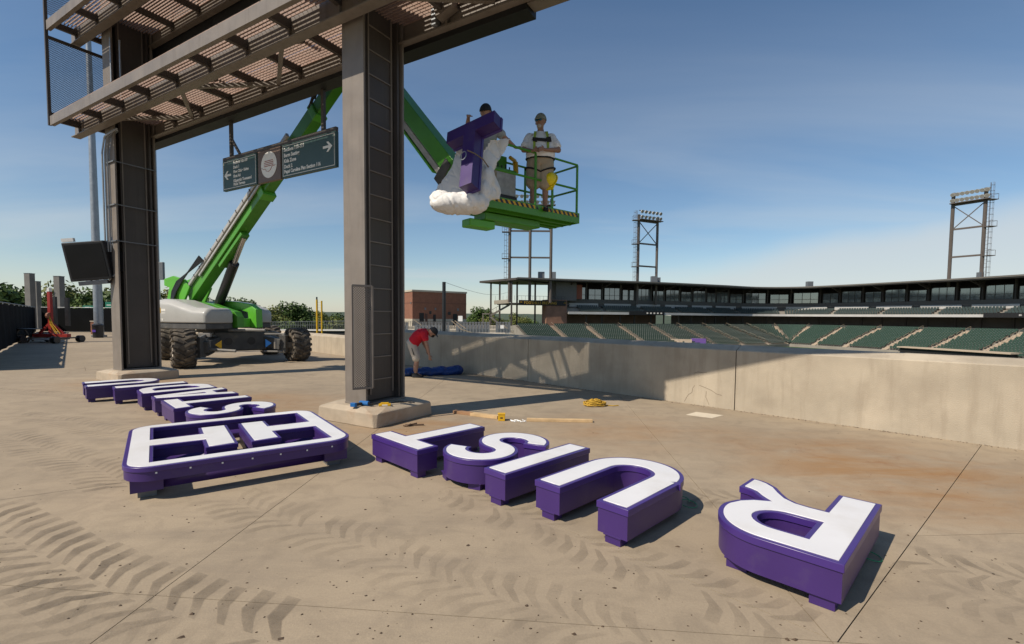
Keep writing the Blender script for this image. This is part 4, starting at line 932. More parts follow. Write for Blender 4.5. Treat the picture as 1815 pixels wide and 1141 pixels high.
sheet([(806, 262, .35), (822, 252, .35), (830, 345, .2), (800, 356, .1), (766, 352, .05), (770, 332, .1), (792, 304, .25)], 8.0, .13)
sheet([(846, 298, .02), (864, 300, .05), (880, 330, .08), (876, 352, .05), (846, 352, .0)], 7.92, .22)
blk = remesh_blob('padded_blanket', bl, mat('white_padded_cloth', (0.70, 0.685, 0.66), 0.9, 0, 0.06, 6, 0.25, 22), .014, 45, .042, 3.0, 0, ex)
tag(blk, 'bulky white padded blanket wrapped under the purple letter T', 'blanket')
st_ = MB(); st_.tube([at(828, 266, 7.62), at(842, 272, 7.66), at(856, 282, 7.74), at(866, 296, 7.84)], .010, 6); o = st_.build('tie_strap', mat('brown_strap', (0.19, 0.14, 0.09), 0.8), smooth=True); tag(o, 'thin brown tie strap round the white padding on the T', 'strap')

# ================================================================== PEOPLE
def remesh(mb, vox, it=3, fac=.5):
    me = mb.mesh('m'); fixn(me); o = bpy.data.objects.new('m', me); col.objects.link(o)
    r_ = o.modifiers.new('r', 'REMESH'); r_.mode = 'VOXEL'; r_.voxel_size = vox
    s_ = o.modifiers.new('s', 'SMOOTH'); s_.factor = fac; s_.iterations = it
    dg = bpy.context.evaluated_depsgraph_get(); m2 = bpy.data.meshes.new_from_object(o.evaluated_get(dg)); bpy.data.objects.remove(o)
    m2.materials.clear()
    for p in m2.polygons: p.use_smooth = True
    return m2
def skin(V, E, root, vox=.0085, it=3, torso=()):
    """one continuous surface grown over the joints: tapered limbs, oval trunk sections"""
    mb = MB(); rad = lambda k: V[k][1] if not isinstance(V[k][1], tuple) else min(V[k][1])
    for a, b in E:
        mb.tube([V[a][0], V[b][0]], [rad(a), rad(b)], 12)
    for k in V: mb.sphere(V[k][0], rad(k), 12, 8)
    if torso: mb.loft([[Vector(c) + Vector(x) * (wx * math.cos(t)) + Vector(y) * (wy * math.sin(t)) for t in [2 * math.pi * j / 20 for j in range(20)]] for c, x, wx, y, wy in torso])
    return remesh(mb, vox, it)
def hand_chain(V, E, pre, wrist, d, lat, curl, s=1.0):
    """palm and five fingers: d = pointing direction, lat = towards the thumb, curl = finger bending direction"""
    d = Vector(d).normalized(); lat = (Vector(lat) - d * Vector(lat).dot(d)).normalized(); curl = Vector(curl).normalized(); W = Vector(V[wrist][0])
    pm = pre + 'palm'; V[pm] = (W + d * .055 * s, (.030 * s, .020 * s)); E.append((wrist, pm))
    for i, (off, ln) in enumerate(((.030, .070), (.010, .080), (-.010, .074), (-.028, .058))):
        a = W + d * .095 * s + lat * off * s; b = a + (d * .75 + curl * .45).normalized() * ln * .5 * s; c = b + (d * .15 + curl).normalized() * ln * .5 * s
        for j, (p, r) in enumerate(((a, .0105), (b, .0095), (c, .008))): V['%sf%d%d' % (pre, i, j)] = (p, r * s)
        E += [(pm, '%sf%d0' % (pre, i)), ('%sf%d0' % (pre, i), '%sf%d1' % (pre, i)), ('%sf%d1' % (pre, i), '%sf%d2' % (pre, i))]
    a = W + d * .045 * s + lat * .040 * s; b = a + (d * .7 + lat * .6 + curl * .3).normalized() * .045 * s
    V[pre + 't0'] = (a, .012 * s); V[pre + 't1'] = (b, .0095 * s); E += [(pm, pre + 't0'), (pre + 't0', pre + 't1')]
def person(name, base, label, J, rad, mats, hands, face_dir, head_up, sleeve=.55, heavy=1.0):
    """J: joints in local metres; clothes are grown over the same joints"""
    e = empty(name, base); tag(e, label, 'person')
    P = {k: Vector(v) for k, v in J.items()}
    V = {'pel': (P['pel'], (.135 * heavy, .105 * heavy)), 'wst': (P['wst'], (.130 * heavy, .105 * heavy)), 'chs': (P['chs'], (.150 * heavy, .115 * heavy)), 'nkb': (P['nkb'], .075), 'nck': (P['nck'], .056)}
    hc = P['head']; up_ = (hc - P['nck']).normalized() if head_up is None else Vector(head_up).normalized(); fd = Vector(face_dir).normalized()
    V['jaw'] = (hc - up_ * .066 + fd * .020, .068); V['hed'] = (hc + up_ * .012, .098); V['crn'] = (hc + up_ * .05 - fd * .018, .096)
    E = [('pel', 'wst'), ('wst', 'chs'), ('chs', 'nkb'), ('nkb', 'nck'), ('nck', 'jaw'), ('jaw', 'hed'), ('hed', 'crn')]
    for s in 'lr':
        V[s + 'sh'] = (P[s + 'sh'], .058); V[s + 'el'] = (P[s + 'el'], .050); V[s + 'fo'] = ((P[s + 'el'] * .6 + P[s + 'wr'] * .4), .043); V[s + 'wr'] = (P[s + 'wr'], .029)
        E += [('chs', s + 'sh'), (s + 'sh', s + 'el'), (s + 'el', s + 'fo'), (s + 'fo', s + 'wr')]
        V[s + 'hp'] = (P[s + 'hp'], .098 * heavy); V[s + 'th'] = (P[s + 'hp'].lerp(P[s + 'kn'], .5), .082 * heavy); V[s + 'kn'] = (P[s + 'kn'], .058); V[s + 'cf'] = (P[s + 'kn'].lerp(P[s + 'an'], .32), .060); V[s + 'an'] = (P[s + 'an'], .038); V[s + 'to'] = (P[s + 'to'], .036)
        E += [('pel', s + 'hp'), (s + 'hp', s + 'th'), (s + 'th', s + 'kn'), (s + 'kn', s + 'cf'), (s + 'cf', s + 'an'), (s + 'an', s + 'to')]
        h = hands[s]; hand_chain(V, E, s + '_', s + 'wr', h[0], h[1], h[2], 1.05)
    ac = (P['lsh'] - P['rsh']).normalized(); sp = (P['nkb'] - P['pel']).normalized(); fw = ac.cross(sp).normalized(); fw = fw if fw.dot(fd) > 0 else -fw
    h = heavy
    def sec(p, wx, wy, f=0.0): return (p + fw * f, ac, wx, fw, wy)
    body_t = [sec(P['pel'] - sp * .06, .15 * h, .10 * h), sec(P['pel'], .165 * h, .115 * h), sec(P['wst'], .15 * h, .11 * h), sec(P['chs'], .165, .110), sec(P['chs'].lerp(P['nkb'], .6), .150, .09), sec(P['nkb'], .09, .07)]
    obj('body', skin(V, E, 'pel', torso=body_t), mats['skin'], e, smooth='all')
    b0 = P['wst'].lerp(P['pel'], .85)
    shirt_t = [sec(b0, .195 * h, .150 * h, .01), sec(b0.lerp(P['wst'], .5), .20 * h, .160 * h, .02), sec(P['wst'], .195 * h, .160 * h, .02), sec(P['chs'], .20 * (1 + h) / 2 + .01, .150 * (1 + h) / 2, .005), sec(P['chs'].lerp(P['nkb'], .55), .200, .125), sec(P['chs'].lerp(P['nkb'], .85), .14, .095), sec(P['nkb'] + sp * .012, .080, .072)]
    SV, SE = {}, []
    for s in 'lr':
        SV[s + 'sh'] = (P[s + 'sh'] - (P[s + 'sh'] - P['chs']) * .10, .080); SV[s + 'e'] = (P[s + 'sh'].lerp(P[s + 'el'], sleeve), .084); SE.append((s + 'sh', s + 'e'))
    sm = skin(SV, SE, None, .014, 4, shirt_t)
    NN = [v.normal.copy() for v in sm.vertices]
    for v, nn in zip(sm.vertices, NN):
        q = v.co * 7; v.co += nn * (.012 * mnoise.noise(q) + .014 * (.5 - abs(mnoise.noise(Vector((q.x * 1.2, q.y * 1.2, q.z * 2.6))))))
    obj('shirt', sm, mats['shirt'], e, smooth='all')
    HV, HE = {}, []
    for s in 'lr':
        HV[s + 'hp'] = (P[s + 'hp'], .118 * h); HV[s + 'th'] = (P[s + 'hp'].lerp(P[s + 'kn'], .5), .110 * h); HV[s + 'ed'] = (P[s + 'hp'].lerp(P[s + 'kn'], .88), .108 * h); HE += [(s + 'hp', s + 'th'), (s + 'th', s + 'ed')]
    short_t = [sec(P['pel'] - sp * .09, .165 * h, .12 * h), sec(P['pel'], .185 * h, .138 * h), sec(P['pel'].lerp(P['wst'], .55), .18 * h, .136 * h)]
    hm = skin(HV, HE, None, .014, 4, short_t)
    NN = [v.normal.copy() for v in hm.vertices]
    for v, nn in zip(hm.vertices, NN): v.co += nn * .012 * mnoise.noise(v.co * 8)
    obj('shorts', hm, mats['shorts'], e, smooth='all')
    for s in 'lr':
        a, t = P[s + 'an'], P[s + 'to']; d = (t - a); d.z = 0; d.normalize(); x = Vector((-d.y, d.x, 0)); z0 = t.z - .035
        def ring(k, w, z): c = Vector((a.x, a.y, 0)) + d * k; return [c - x * w + Vector((0, 0, z0)), c + x * w + Vector((0, 0, z0)), c + x * w * .8 + Vector((0, 0, z0 + z)), c - x * w * .8 + Vector((0, 0, z0 + z))]
        MB().loft([ring(-.09, .035, .07), ring(-.06, .045, .12), ring(.03, .050, .12), ring(.10, .055, .075), ring(.17, .050, .055), ring(.205, .030, .035)]).build('shoe', mats['shoe'], e, smooth='all', bevel=.008)
    # face: nose, ears, brow, mouth
    rt = fd.cross(up_).normalized(); f = MB()
    nb = hc + fd * .098 - up_ * .016
    f.add([nb + up_ * .035 - fd * .006, nb - up_ * .012 + fd * .022, nb - up_ * .016 + rt * .017 - fd * .004, nb - up_ * .016 - rt * .017 - fd * .004], [(0, 1, 2), (0, 3, 1), (1, 3, 2), (0, 2, 3)])
    for s in (-1, 1): f.sphere(hc + rt * .096 * s - up_ * .005 - fd * .01, (.012, .020, .030), 8, 6)
    f.build('nose_and_ears', mats['skin'], e, smooth='all')
    m2 = MB(); m2.bar(hc + fd * .088 - up_ * .070 - rt * .022, hc + fd * .088 - up_ * .070 + rt * .022, .008, .008, up_)
    m2.build('mouth', mat('lips', (0.24, 0.09, 0.075), 0.6), e)
    ey = MB()
    for s in (-1, 1): ey.sphere(hc + fd * .088 + up_ * .016 + rt * .031 * s, .011, 8, 6)
    ey.build('eye', mat('eye_dark', (0.05, 0.04, 0.035), 0.3), e, smooth='all')
    return e, P, hc, up_, fd, rt
def dome(e, hc, up_, fd, rt, m_, name, r=.118, h=.096, brim=0.0, low=.02, back=False):
    mb = MB(); rings = []
    for j in range(6):
        a = R(90 * j / 6.0); rr_ = r * math.cos(a); rings.append([hc + up_ * (low + h * 1.45 * math.sin(a)) + fd * (rr_ * 1.10 * math.cos(t) - .008) + rt * rr_ * math.sin(t) * .93 for t in [2 * math.pi * k / 18 for k in range(18)]])
    mb.loft(rings); 
    if brim:
        sg_ = -1 if back else 1
        A = [hc + up_ * (low + .012) + fd * sg_ * (r * .75) + rt * .085 * s for s in (-1, 1)]; B = [hc + up_ * (low - .012) + fd * sg_ * (r + brim) + rt * .055 * s for s in (1, -1)]
        t_ = up_ * .010; q = A + B; mb.add(q + [p + t_ for p in q], [(0, 1, 2, 3), (7, 6, 5, 4), (0, 4, 5, 1), (1, 5, 6, 2), (2, 6, 7, 3), (3, 7, 4, 0)])
    mb.build(name, m_, e, smooth=True)
# --- man in white T-shirt on the platform
bA = pf(.98, .34, ZF) ; bA = Vector((.50, 9.22, 3.60))
JA = dict(pel=(0, 0, .95), wst=(0, -.02, 1.10), chs=(0, 0, 1.30), nkb=(0, 0, 1.47), nck=(.0, -.01, 1.53), head=(-.005, -.03, 1.655),
          rsh=(-.225, 0, 1.395), rel=(-.315, -.10, 1.12), rwr=(-.16, -.30, 1.04), lsh=(.225, 0, 1.395), lel=(.33, -.10, 1.12), lwr=(.08, -.30, 1.06),
          rhp=(-.10, 0, .90), rkn=(-.13, -.03, .50), ran=(-.14, 0, .09), rto=(-.17, -.14, .04), lhp=(.10, 0, .90), lkn=(.10, -.03, .50), lan=(.10, 0, .09), lto=(.11, -.15, .04))
eA, PA, hc, up_, fd, rt = person('person', bA, 'person in white T-shirt, grey cap and safety harness standing on the lift platform', JA, None, dict(skin=SKIN2, shirt=SHIRTW, shorts=KHAKI, shoe=DARKC),
    dict(r=((.7, -.5, 0), (0, 0, 1), (.2, -.6, -.6)), l=((-.8, -.4, 0), (0, 0, 1), (-.2, -.6, -.6))), (-.42, -.88, -.12), (0, 0, 1), .68, 1.36)
dome(eA, hc, up_, fd, rt, CAPG, 'cap', brim=.055, low=.028)
gl = MB()
for s in (-1, 1): gl.sphere(hc + fd * .098 + up_ * .016 + rt * .034 * s, (.028, .026, .019), 8, 6)
gl.bar(hc + fd * .102 + up_ * .024 - rt * .06, hc + fd * .102 + up_ * .024 + rt * .06, .010, .010); gl.build('sunglasses', mat('mirror_lens', (0.02, 0.16, 0.26), 0.12, 0.7), eA, smooth='all')
bd = MB(); bd.sphere(hc + fd * .062 - up_ * .088, (.045, .045, .036), 10, 8); bd.build('goatee', mat('grey_beard', (0.42, 0.38, 0.34), 0.9), eA, smooth='all')
hn = MB()
for s in (-1, 1):
    hn.bar((s * .105, -.140, 1.44), (s * .125, -.215, 1.28), .045, .012, (0, 1, 0)); hn.bar((s * .125, -.215, 1.28), (s * .125, -.245, 1.05), .045, .012, (0, 1, 0)); hn.bar((s * .105, -.14, 1.44), (s * .10, .06, 1.49), .045, .012); hn.bar((s * .10, .16, 1.44), (s * .04, .175, 1.1), .045, .012, (0, 1, 0))
hn.build('shoulder_strap', HARN, eA)
hn = MB(); hn.bar((-.16, -.222, 1.28), (.16, -.222, 1.26), .02, .05); hn.bar((-.15, -.228, 1.27), (-.07, -.232, 1.26), .03, .07); hn.bar((.10, -.228, 1.26), (.18, -.214, 1.28), .03, .09)
hn.build('chest_strap', DARKC, eA)
hn = MB(); ring = [(.262 * math.cos(t), .005 + .213 * math.sin(t), .985 + .01 * math.sin(t)) for t in [2 * math.pi * k / 20 for k in range(21)]]; hn.tube(ring, .020, 6)
for s in (-1, 1): hn.tube([(s * .115 + .165 * math.cos(t), .166 * math.sin(t), .76 + .05 * math.cos(t) * s) for t in [2 * math.pi * k / 16 for k in range(17)]], .016, 6)
hn.build('leg_strap', DARKC, eA, smooth=True)
# --- yellow hard hat hanging on the rail
hh = empty('hard_hat', at(975, 316, 9.12)); tag(hh, 'bright yellow hard hat hanging on the green platform rail', 'hard hat')
mb = MB(); rings = []
for j in range(7):
    a = R(90 * j / 7); rings.append([(.055 - .155 * math.sin(a), .115 * math.cos(a) * math.cos(t), .14 * math.cos(a) * math.sin(t)) for t in [2 * math.pi * k / 18 for k in range(18)]])
mb.loft(rings); o = mb.build('shell', HELM, hh, smooth='all'); o.rotation_euler = (0, R(25), R(60))
mb = MB(); mb.tube([(.055, .125 * math.cos(t), .15 * math.sin(t)) for t in [2 * math.pi * k / 18 for k in range(19)]], .010, 6); mb.add([(.055, -.10, -.10), (.055, .10, -.10), (.075, .06, -.20), (.075, -.06, -.20), (.065, -.10, -.10), (.065, .10, -.10), (.085, .06, -.20), (.085, -.06, -.20)], [(0, 1, 2, 3), (7, 6, 5, 4), (0, 4, 5, 1), (1, 5, 6, 2), (2, 6, 7, 3), (3, 7, 4, 0)])
o = mb.build('brim', HELM, hh, smooth=True); o.rotation_euler = (0, R(25), R(60))
# yellow gun / strap tool clipped to the inner rail
o = MB(); o.tube([pf(1.05, .70, 1.15), pf(.95, .55, 1.10), pf(.75, .45, 1.10)], .035, 8); o.tube([pf(1.0, .6, 1.1), pf(1.02, .6, .9)], .05, 8); o = o.build('yellow_lanyard', YELL, smooth=True); tag(o, 'yellow lanyard and reel hooked over the rail behind the harnessed worker', 'lanyard')
# --- man behind the letter
bB = Vector((-.50, 8.72, 3.60))
JB = dict(pel=(0, 0, .96), wst=(0, 0, 1.10), chs=(0, -.03, 1.30), nkb=(0, -.05, 1.48), nck=(.0, -.06, 1.54), head=(-.0, -.10, 1.685),
          rsh=(-.20, -.05, 1.42), rel=(-.31, -.28, 1.32), rwr=(-.27, -.52, 1.43), lsh=(.21, -.04, 1.42), lel=(.36, -.02, 1.25), lwr=(.56, .12, 1.13),
          rhp=(-.10, 0, .90), rkn=(-.11, -.03, .50), ran=(-.11, 0, .09), rto=(-.12, -.14, .04), lhp=(.10, 0, .90), lkn=(.11, -.03, .50), lan=(.11, 0, .09), lto=(.12, -.15, .04))
eB, PB, hc, up_, fd, rt = person('person', bB, 'person in dark cap leaning over the purple letter T on the platform', JB, None, dict(skin=SKIN, shirt=SHIRTG, shorts=KHAKI, shoe=DARKC),
    dict(r=((.1, -.9, -.1), (1, 0, 0), (0, -.4, -.9)), l=((.9, .2, -.1), (0, -1, .3), (.3, 0, -.9))), (-.40, -.85, -.3), (0, -.1, 1), .60, 1.0)
eB.scale = (.95, .95, .945)
dome(eB, hc, up_, fd, rt, DARKC, 'cap', brim=.05, low=.02, back=True)
# --- man bending over the tarp
bC = gp(741, 668); bC.z = 0
JC = dict(pel=(-.16, 0, .90), wst=(-.06, 0, 1.04), chs=(.10, 0, 1.17), nkb=(.25, 0, 1.235), nck=(.29, 0, 1.235), head=(.40, -.01, 1.20),
          rsh=(.19, -.19, 1.18), rel=(.27, -.22, .90), rwr=(.335, -.20, .62), lsh=(.19, .19, 1.16), lel=(.10, .24, .92), lwr=(.19, .20, .74),
          rhp=(-.14, -.10, .86), rkn=(-.01, -.11, .47), ran=(-.04, -.12, .09), rto=(.10, -.13, .04), lhp=(-.15, .10, .86), lkn=(-.06, .12, .47), lan=(-.12, .12, .09), lto=(.02, .14, .04))
eC, PC, hc, up_, fd, rt = person('person', bC, 'person in red T-shirt and pale shorts bending over the blue tarp', JC, None, dict(skin=SKIN, shirt=SHIRTR, shorts=KHAKIL, shoe=DARKC),
    dict(r=((.12, 0, -1), (.8, .3, 0), (.3, .8, -.3)), l=((.3, 0, -1), (.8, -.3, 0), (.3, -.8, -.3))), (.72, -.05, -.70), (.70, 0, .72), .52, 1.04)
dome(eC, hc, up_, fd, rt, DARKC, 'cap', brim=.06, low=.01)
bd = MB(); bd.sphere(hc + fd * .055 - up_ * .065, (.055, .065, .055), 10, 8); bd.build('beard', mat('dark_beard', (0.03, 0.022, 0.018), 0.95), eC, smooth='all')
bd = MB(); bd.bar((-.13, -.215, .82), (-.06, -.225, .60), .012, .02); bd.build('pocket_seam', DARKC, eC)

# ================================================================== SMALL THINGS ON THE PLAZA
# blue tarp: rolled, crumpled, lying by the wall
bl = []
for i in range(11):
    k = i / 10; p = gp(716 + 92 * k, 667 - 3 * k); bl.append((p + Vector((0, .12, .09 + .03 * math.sin(i * 2.1))), (.20, .24, .11 + .04 * k)))
tp = remesh_blob('blue_tarp', bl, BLUET, .03, 3, .05, 5.5, 3); tag(tp, 'crumpled rolled blue tarp lying at the foot of the wall', 'tarp')
for v in tp.data.vertices: v.co.z = max(v.co.z, .004)
def plank(p, q, w, h, name, label, m_=WOOD, cat='lumber', group=None):
    p = Vector(p); q = Vector(q); c = (p + q) / 2; e = q - p; o = MB().box((0, 0, h / 2), (e.length, w, h)).build(name, m_, bevel=.003)
    o.location = (c.x, c.y, .001); o.rotation_euler = (0, 0, math.atan2(e.y, e.x)); tag(o, label, cat, group); return o
plank(gp(934, 746), gp(1050, 748), .09, .042, 'lumber_stud', 'straight pale lumber stud lying alone right of the yellow box', group='lumber on the plaza')
plank(gp(805, 732), gp(838, 736), .08, .05, 'lumber_offcut', 'short dark timber offcut nearest the column plinth', mat('dark_lumber', (0.30, 0.17, 0.09), .8, 0, .2, 9), group='lumber on the plaza')
plank(gp(836, 736), gp(884, 742), .10, .05, 'lumber_stud', 'short pale lumber piece between the dark offcut and yellow box', group='lumber on the plaza')
yb = empty('yellow_box', gp(889, 745)); tag(yb, 'small yellow open junction box on the ground beside the lumber', 'box')
MB().bb((-.055, -.05, 0), (.055, .05, .10)).build('body', YELL, yb, bevel=.006); MB().bb((-.06, -.055, .101), (.06, .055, .115)).build('lid', YELL, yb, bevel=.004); MB().bb((-.02, -.052, .04), (.02, -.0505, .06)).build('print', DARKC, yb)
# plastic scrap
pc = gp(920, 747); mb = MB(); rr = random.Random(9)
for i in range(14):
    a = pc + Vector((rr.uniform(-.13, .13), rr.uniform(-.06, .06), .006)); mb.add([a, a + Vector((rr.uniform(.02, .07), rr.uniform(-.03, .03), rr.uniform(0, .02))), a + Vector((rr.uniform(-.03, .05), rr.uniform(.01, .05), rr.uniform(.0, .025)))], [(0, 1, 2)])
o = mb.build('plastic_wrap', WHITEP); tag(o, 'scrap of crumpled clear white plastic beside the yellow box', 'plastic scrap')
# rope coil
pts = []; rc = gp(1054, 719); rr = random.Random(4)
for i in range(260):
    a = i * .42; r = .10 + .055 * math.sin(i * .13) + rr.uniform(-.008, .008)
    pts.append((rc.x + r * 1.35 * math.cos(a), rc.y + r * math.sin(a), .012 + .055 * (1 - r / .17) * 1.6 + .025 * (1 + math.sin(a * 2.3 + i * .05))))
for i in range(8): pts.append((rc.x + .2 + .035 * i, rc.y - .02 + .02 * math.sin(i * 1.2), .012))
o = MB().tube(pts, .009, 5).build('rope_coil', ROPE, smooth=True); tag(o, 'heap of coiled yellow rope on the ground near the wall', 'rope')
# clamp left on the ground near the plinth
c = gp(735, 755); o = MB(); o.bar(c + Vector((-.14, 0, .015)), c + Vector((.13, .05, .015)), .022, .018); o.bar(c + Vector((-.13, -.05, .014)), c + Vector((.02, .06, .032)), .02, .016); o.tube([c + Vector((-.16, -.04, .015)), c + Vector((-.10, -.06, .02)), c + Vector((-.05, -.02, .04))], .010, 6)
o = o.build('rusty_clamp', mat('rusty_iron', (0.13, 0.085, 0.055), .8, .2, .3, 20)); tag(o, 'small rusty iron clamp on the ground beside the near plinth', 'clamp')
# tools on the near plinth
zp = .264
dc = gp(648, 719, zp); dr_ = empty('cordless_drill', dc, R(-20)); tag(dr_, 'blue cordless drill lying on the near plinth', 'drill')
MB().tube([(-.10, 0, .04), (.06, 0, .04)], .036, 10).build('motor_body', mat('drill_blue', (0.01, 0.12, 0.36), .45), dr_, smooth=True); MB().tube([(.061, 0, .04), (.13, 0, .04)], [.024, .014], 10).build('chuck', BLACKP, dr_, smooth=True); MB().bar((-.05, -.03, .035), (-.09, -.13, .03), .04, .045).build('handle', BLACKP, dr_, bevel=.006); MB().box((-.10, -.155, .035), (.09, .05, .06)).build('battery', mat('drill_blue', (0.01, 0.12, 0.36)), dr_, bevel=.006)
lc = gp(682, 719, zp); lv = empty('bit_case', lc, R(15)); tag(lv, 'small yellow tool case beside the blue drill on the plinth', 'tool case')
MB().bb((-.09, -.04, 0), (.09, .04, .035)).build('case', YELL, lv, bevel=.008); MB().bb((-.04, -.041, .008), (.04, -.0405, .026)).build('clasp', LET, lv); MB().bb((-.06, -.03, .0351), (.06, .03, .05)).build('lid', YELL, lv, bevel=.005)
mb = MB(); rr = random.Random(12)
for i in range(7):
    a = gp(700 + i * 5, 714 - (i % 3), zp); mb.bar(a + Vector((-.05, rr.uniform(-.03, .03), .008)), a + Vector((.05, rr.uniform(-.03, .03), .014)), .012, .012)
o = mb.build('loose_bits', BLACKP); tag(o, 'scatter of small dark fasteners and bits on the plinth', 'fasteners', kind='stuff')
# ================================================================== GRANDSTAND
PATH0 = [(0.9, 116), (12.8, 120), (35.7, 127.2), (58, 137), (72, 144), (83, 142), (90, 132), (94.4, 122), (99.6, 108.5), (102.8, 97.8), (107, 84), (110, 72)]
def catmull(P, n=12):
    P = [Vector(p) for p in P]; o = []
    for i in range(len(P) - 1):
        a, b, c, d = P[max(i - 1, 0)], P[i], P[i + 1], P[min(i + 2, len(P) - 1)]
        for k in range(n):
            t = k / n; o.append(.5 * ((2 * b) + (c - a) * t + (2 * a - 5 * b + 4 * c - d) * t * t + (3 * b - a - 3 * c + d) * t ** 3))
    o.append(P[-1]); return o
def resample(P, step):
    o = [P[0]]; acc = 0
    for a, b in zip(P[:-1], P[1:]):
        L = (b - a).length; s = step - acc
        while s <= L: o.append(a.lerp(b, s / L)); s += step
        acc = L - (s - step)
    return o
PATH = resample(catmull(PATH0), 1.0); NP = len(PATH)
NRM = []
for i in range(NP):
    d = (PATH[min(i + 3, NP - 1)] - PATH[max(i - 3, 0)]).normalized(); NRM.append(Vector((-d.y, d.x)))
def gs(s, w, z):
    s = max(0, min(NP - 1.001, s)); i = int(s); f = s - i; p = PATH[i].lerp(PATH[i + 1], f); n = NRM[i].lerp(NRM[i + 1], f).normalized(); q = p + n * w; return Vector((q.x, q.y, z))
GO = Vector((50, 118, -.6)); gst = wroot('grandstand', GO); tag(gst, 'curved dark baseball grandstand with green seats below its long roof', 'grandstand')
def sweep(prof, s0, s1, m_, name, step=2.0, closed=True, parent=gst):
    n = max(1, int(round((s1 - s0) / step))); rings = [[gs(s0 + (s1 - s0) * k / n, w, z) for w, z in prof] for k in range(n + 1)]
    mb = MB()
    if closed: mb.loft(rings)
    else:
        N = len(prof); V = [p for r in rings for p in r]; F = []
        for k in range(n):
            for i in range(N - 1): F.append((k * N + i, (k + 1) * N + i, (k + 1) * N + i + 1, k * N + i + 1))
        mb.add(V, F)
    return wp(mb.build(name, m_, None), parent)
NR, RD, RH = 16, .86, .285; Z0, W0 = -5.2, -14.0; SE = NP - 2
prof = [(W0, -7)]
for i in range(NR): prof += [(W0 + i * RD, Z0 + i * RH), (W0 + (i + 1) * RD, Z0 + i * RH)]
ZC = Z0 + NR * RH; WC = W0 + NR * RD
prof += [(WC, ZC), (WC + 9, ZC), (WC + 9, -7)]
sweep(prof, 0, SE, STAND, 'seating_bowl')
sweep([(WC + .02, ZC - .2), (WC + .02, ZC + .55), (WC + .2, ZC + .55), (WC + .2, ZC - .2)], 12, SE, mat('bowl_rail_wall', (0.05, 0.06, 0.055), .6), 'rail_wall')
sweep([(WC + 8.6, ZC), (WC + 8.6, 2.3), (WC + 8.9, 2.3), (WC + 8.9, ZC)], 16, 46, mat('concourse_wall_tan', (0.20, 0.13, 0.085), .8, 0, .2, .3), 'concourse_wall')
sweep([(WC + 8.6, ZC), (WC + 8.6, 2.3), (WC + 8.9, 2.3), (WC + 8.9, ZC)], 52, SE, mat('concourse_wall_dark', (0.14, 0.115, 0.095), .8, 0, .3, .3), 'concourse_wall')
# upper balcony
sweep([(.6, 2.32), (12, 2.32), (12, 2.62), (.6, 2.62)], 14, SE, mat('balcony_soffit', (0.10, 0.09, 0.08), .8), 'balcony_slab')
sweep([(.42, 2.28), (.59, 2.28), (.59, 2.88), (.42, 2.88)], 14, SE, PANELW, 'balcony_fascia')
pr2 = [(.62, 2.63)]
for i in range(4): pr2 += [(.62 + i * .9, 2.66 + i * .38), (.62 + (i + 1) * .9, 2.66 + i * .38)]
pr2 += [(4.22, 4.2), (4.22, 2.63)]
sweep(pr2, 14, SE, STAND, 'balcony_steps')
s = 16
while s < SE - 4:
    sweep([(4.6, 4.2), (4.6, 5.15), (4.75, 5.15), (4.75, 4.2)], s, s + 8.2, PANELW, 'back_panel')
    s += 10
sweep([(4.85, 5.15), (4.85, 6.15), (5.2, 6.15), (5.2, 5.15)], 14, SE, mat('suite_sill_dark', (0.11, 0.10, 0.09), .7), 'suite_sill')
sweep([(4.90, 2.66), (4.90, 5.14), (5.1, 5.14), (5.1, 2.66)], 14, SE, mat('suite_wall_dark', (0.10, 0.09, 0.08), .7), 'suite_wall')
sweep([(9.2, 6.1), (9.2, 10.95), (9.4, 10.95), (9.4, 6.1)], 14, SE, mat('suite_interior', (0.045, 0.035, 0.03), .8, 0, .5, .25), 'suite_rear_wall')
s = 16.0; k = 0
rr = random.Random(21)
while s < SE - 4:
    L = 4.6 if k % 2 == 0 else 3.6
    # one window: frame, mullions and single panes
    n = 3 if L > 4 else 2; wz0, wz1 = 6.2, 9.3 if k % 2 == 0 else 8.9
    fm = MB()
    for j in range(n + 1): fm.bar(gs(s + L * j / n, 5.0, wz0), gs(s + L * j / n, 5.0, wz1), .10, .10)
    for z in (wz0, wz0 + 1.15, wz1): fm.bar(gs(s, 5.0, z), gs(s + L, 5.0, z), .10, .09)
    w_ = wp(fm.build('window', STEELD, None), gst)
    for j in range(n):
        a, b = gs(s + L * j / n + .05, 5.02, 0), gs(s + L * (j + 1) / n - .05, 5.02, 0)
        mb = MB(); mb.bar(Vector((a.x, a.y, (wz0 + wz1) / 2)), Vector((b.x, b.y, (wz0 + wz1) / 2)), .02, wz1 - wz0 - .1); o = mb.build('pane', GLASS, None); o.parent = w_; o.matrix_parent_inverse = w_.matrix_parent_inverse.copy(); o.matrix_parent_inverse = Matrix.Identity(4)
        o.matrix_parent_inverse = Matrix.Identity(4)
    s += L + 1.0; k += 1
s = 15.4; k = 0
while s < SE - 2:
    L = 4.6 if k % 2 == 0 else 3.6
    wp(MB().bar(gs(s, 5.1, ZC), gs(s, 5.1, 10.6), .35, .35).build('column', STEELD, None), gst)
    if k % 2 == 0:
        mb = MB(); mb.add([gs(s, 5.0, 8.9), gs(s, 5.0, 9.8), gs(s, .4, 10.35), gs(s, .4, 10.2)] + [gs(s + .25, 5.0, 8.9), gs(s + .25, 5.0, 9.8), gs(s + .25, .4, 10.35), gs(s + .25, .4, 10.2)], [(0, 1, 2, 3), (7, 6, 5, 4), (0, 4, 5, 1), (1, 5, 6, 2), (2, 6, 7, 3), (3, 7, 4, 0)])
        wp(mb.build('roof_bracket', STEELD, None), gst)
    s += L + 1.0; k += 1
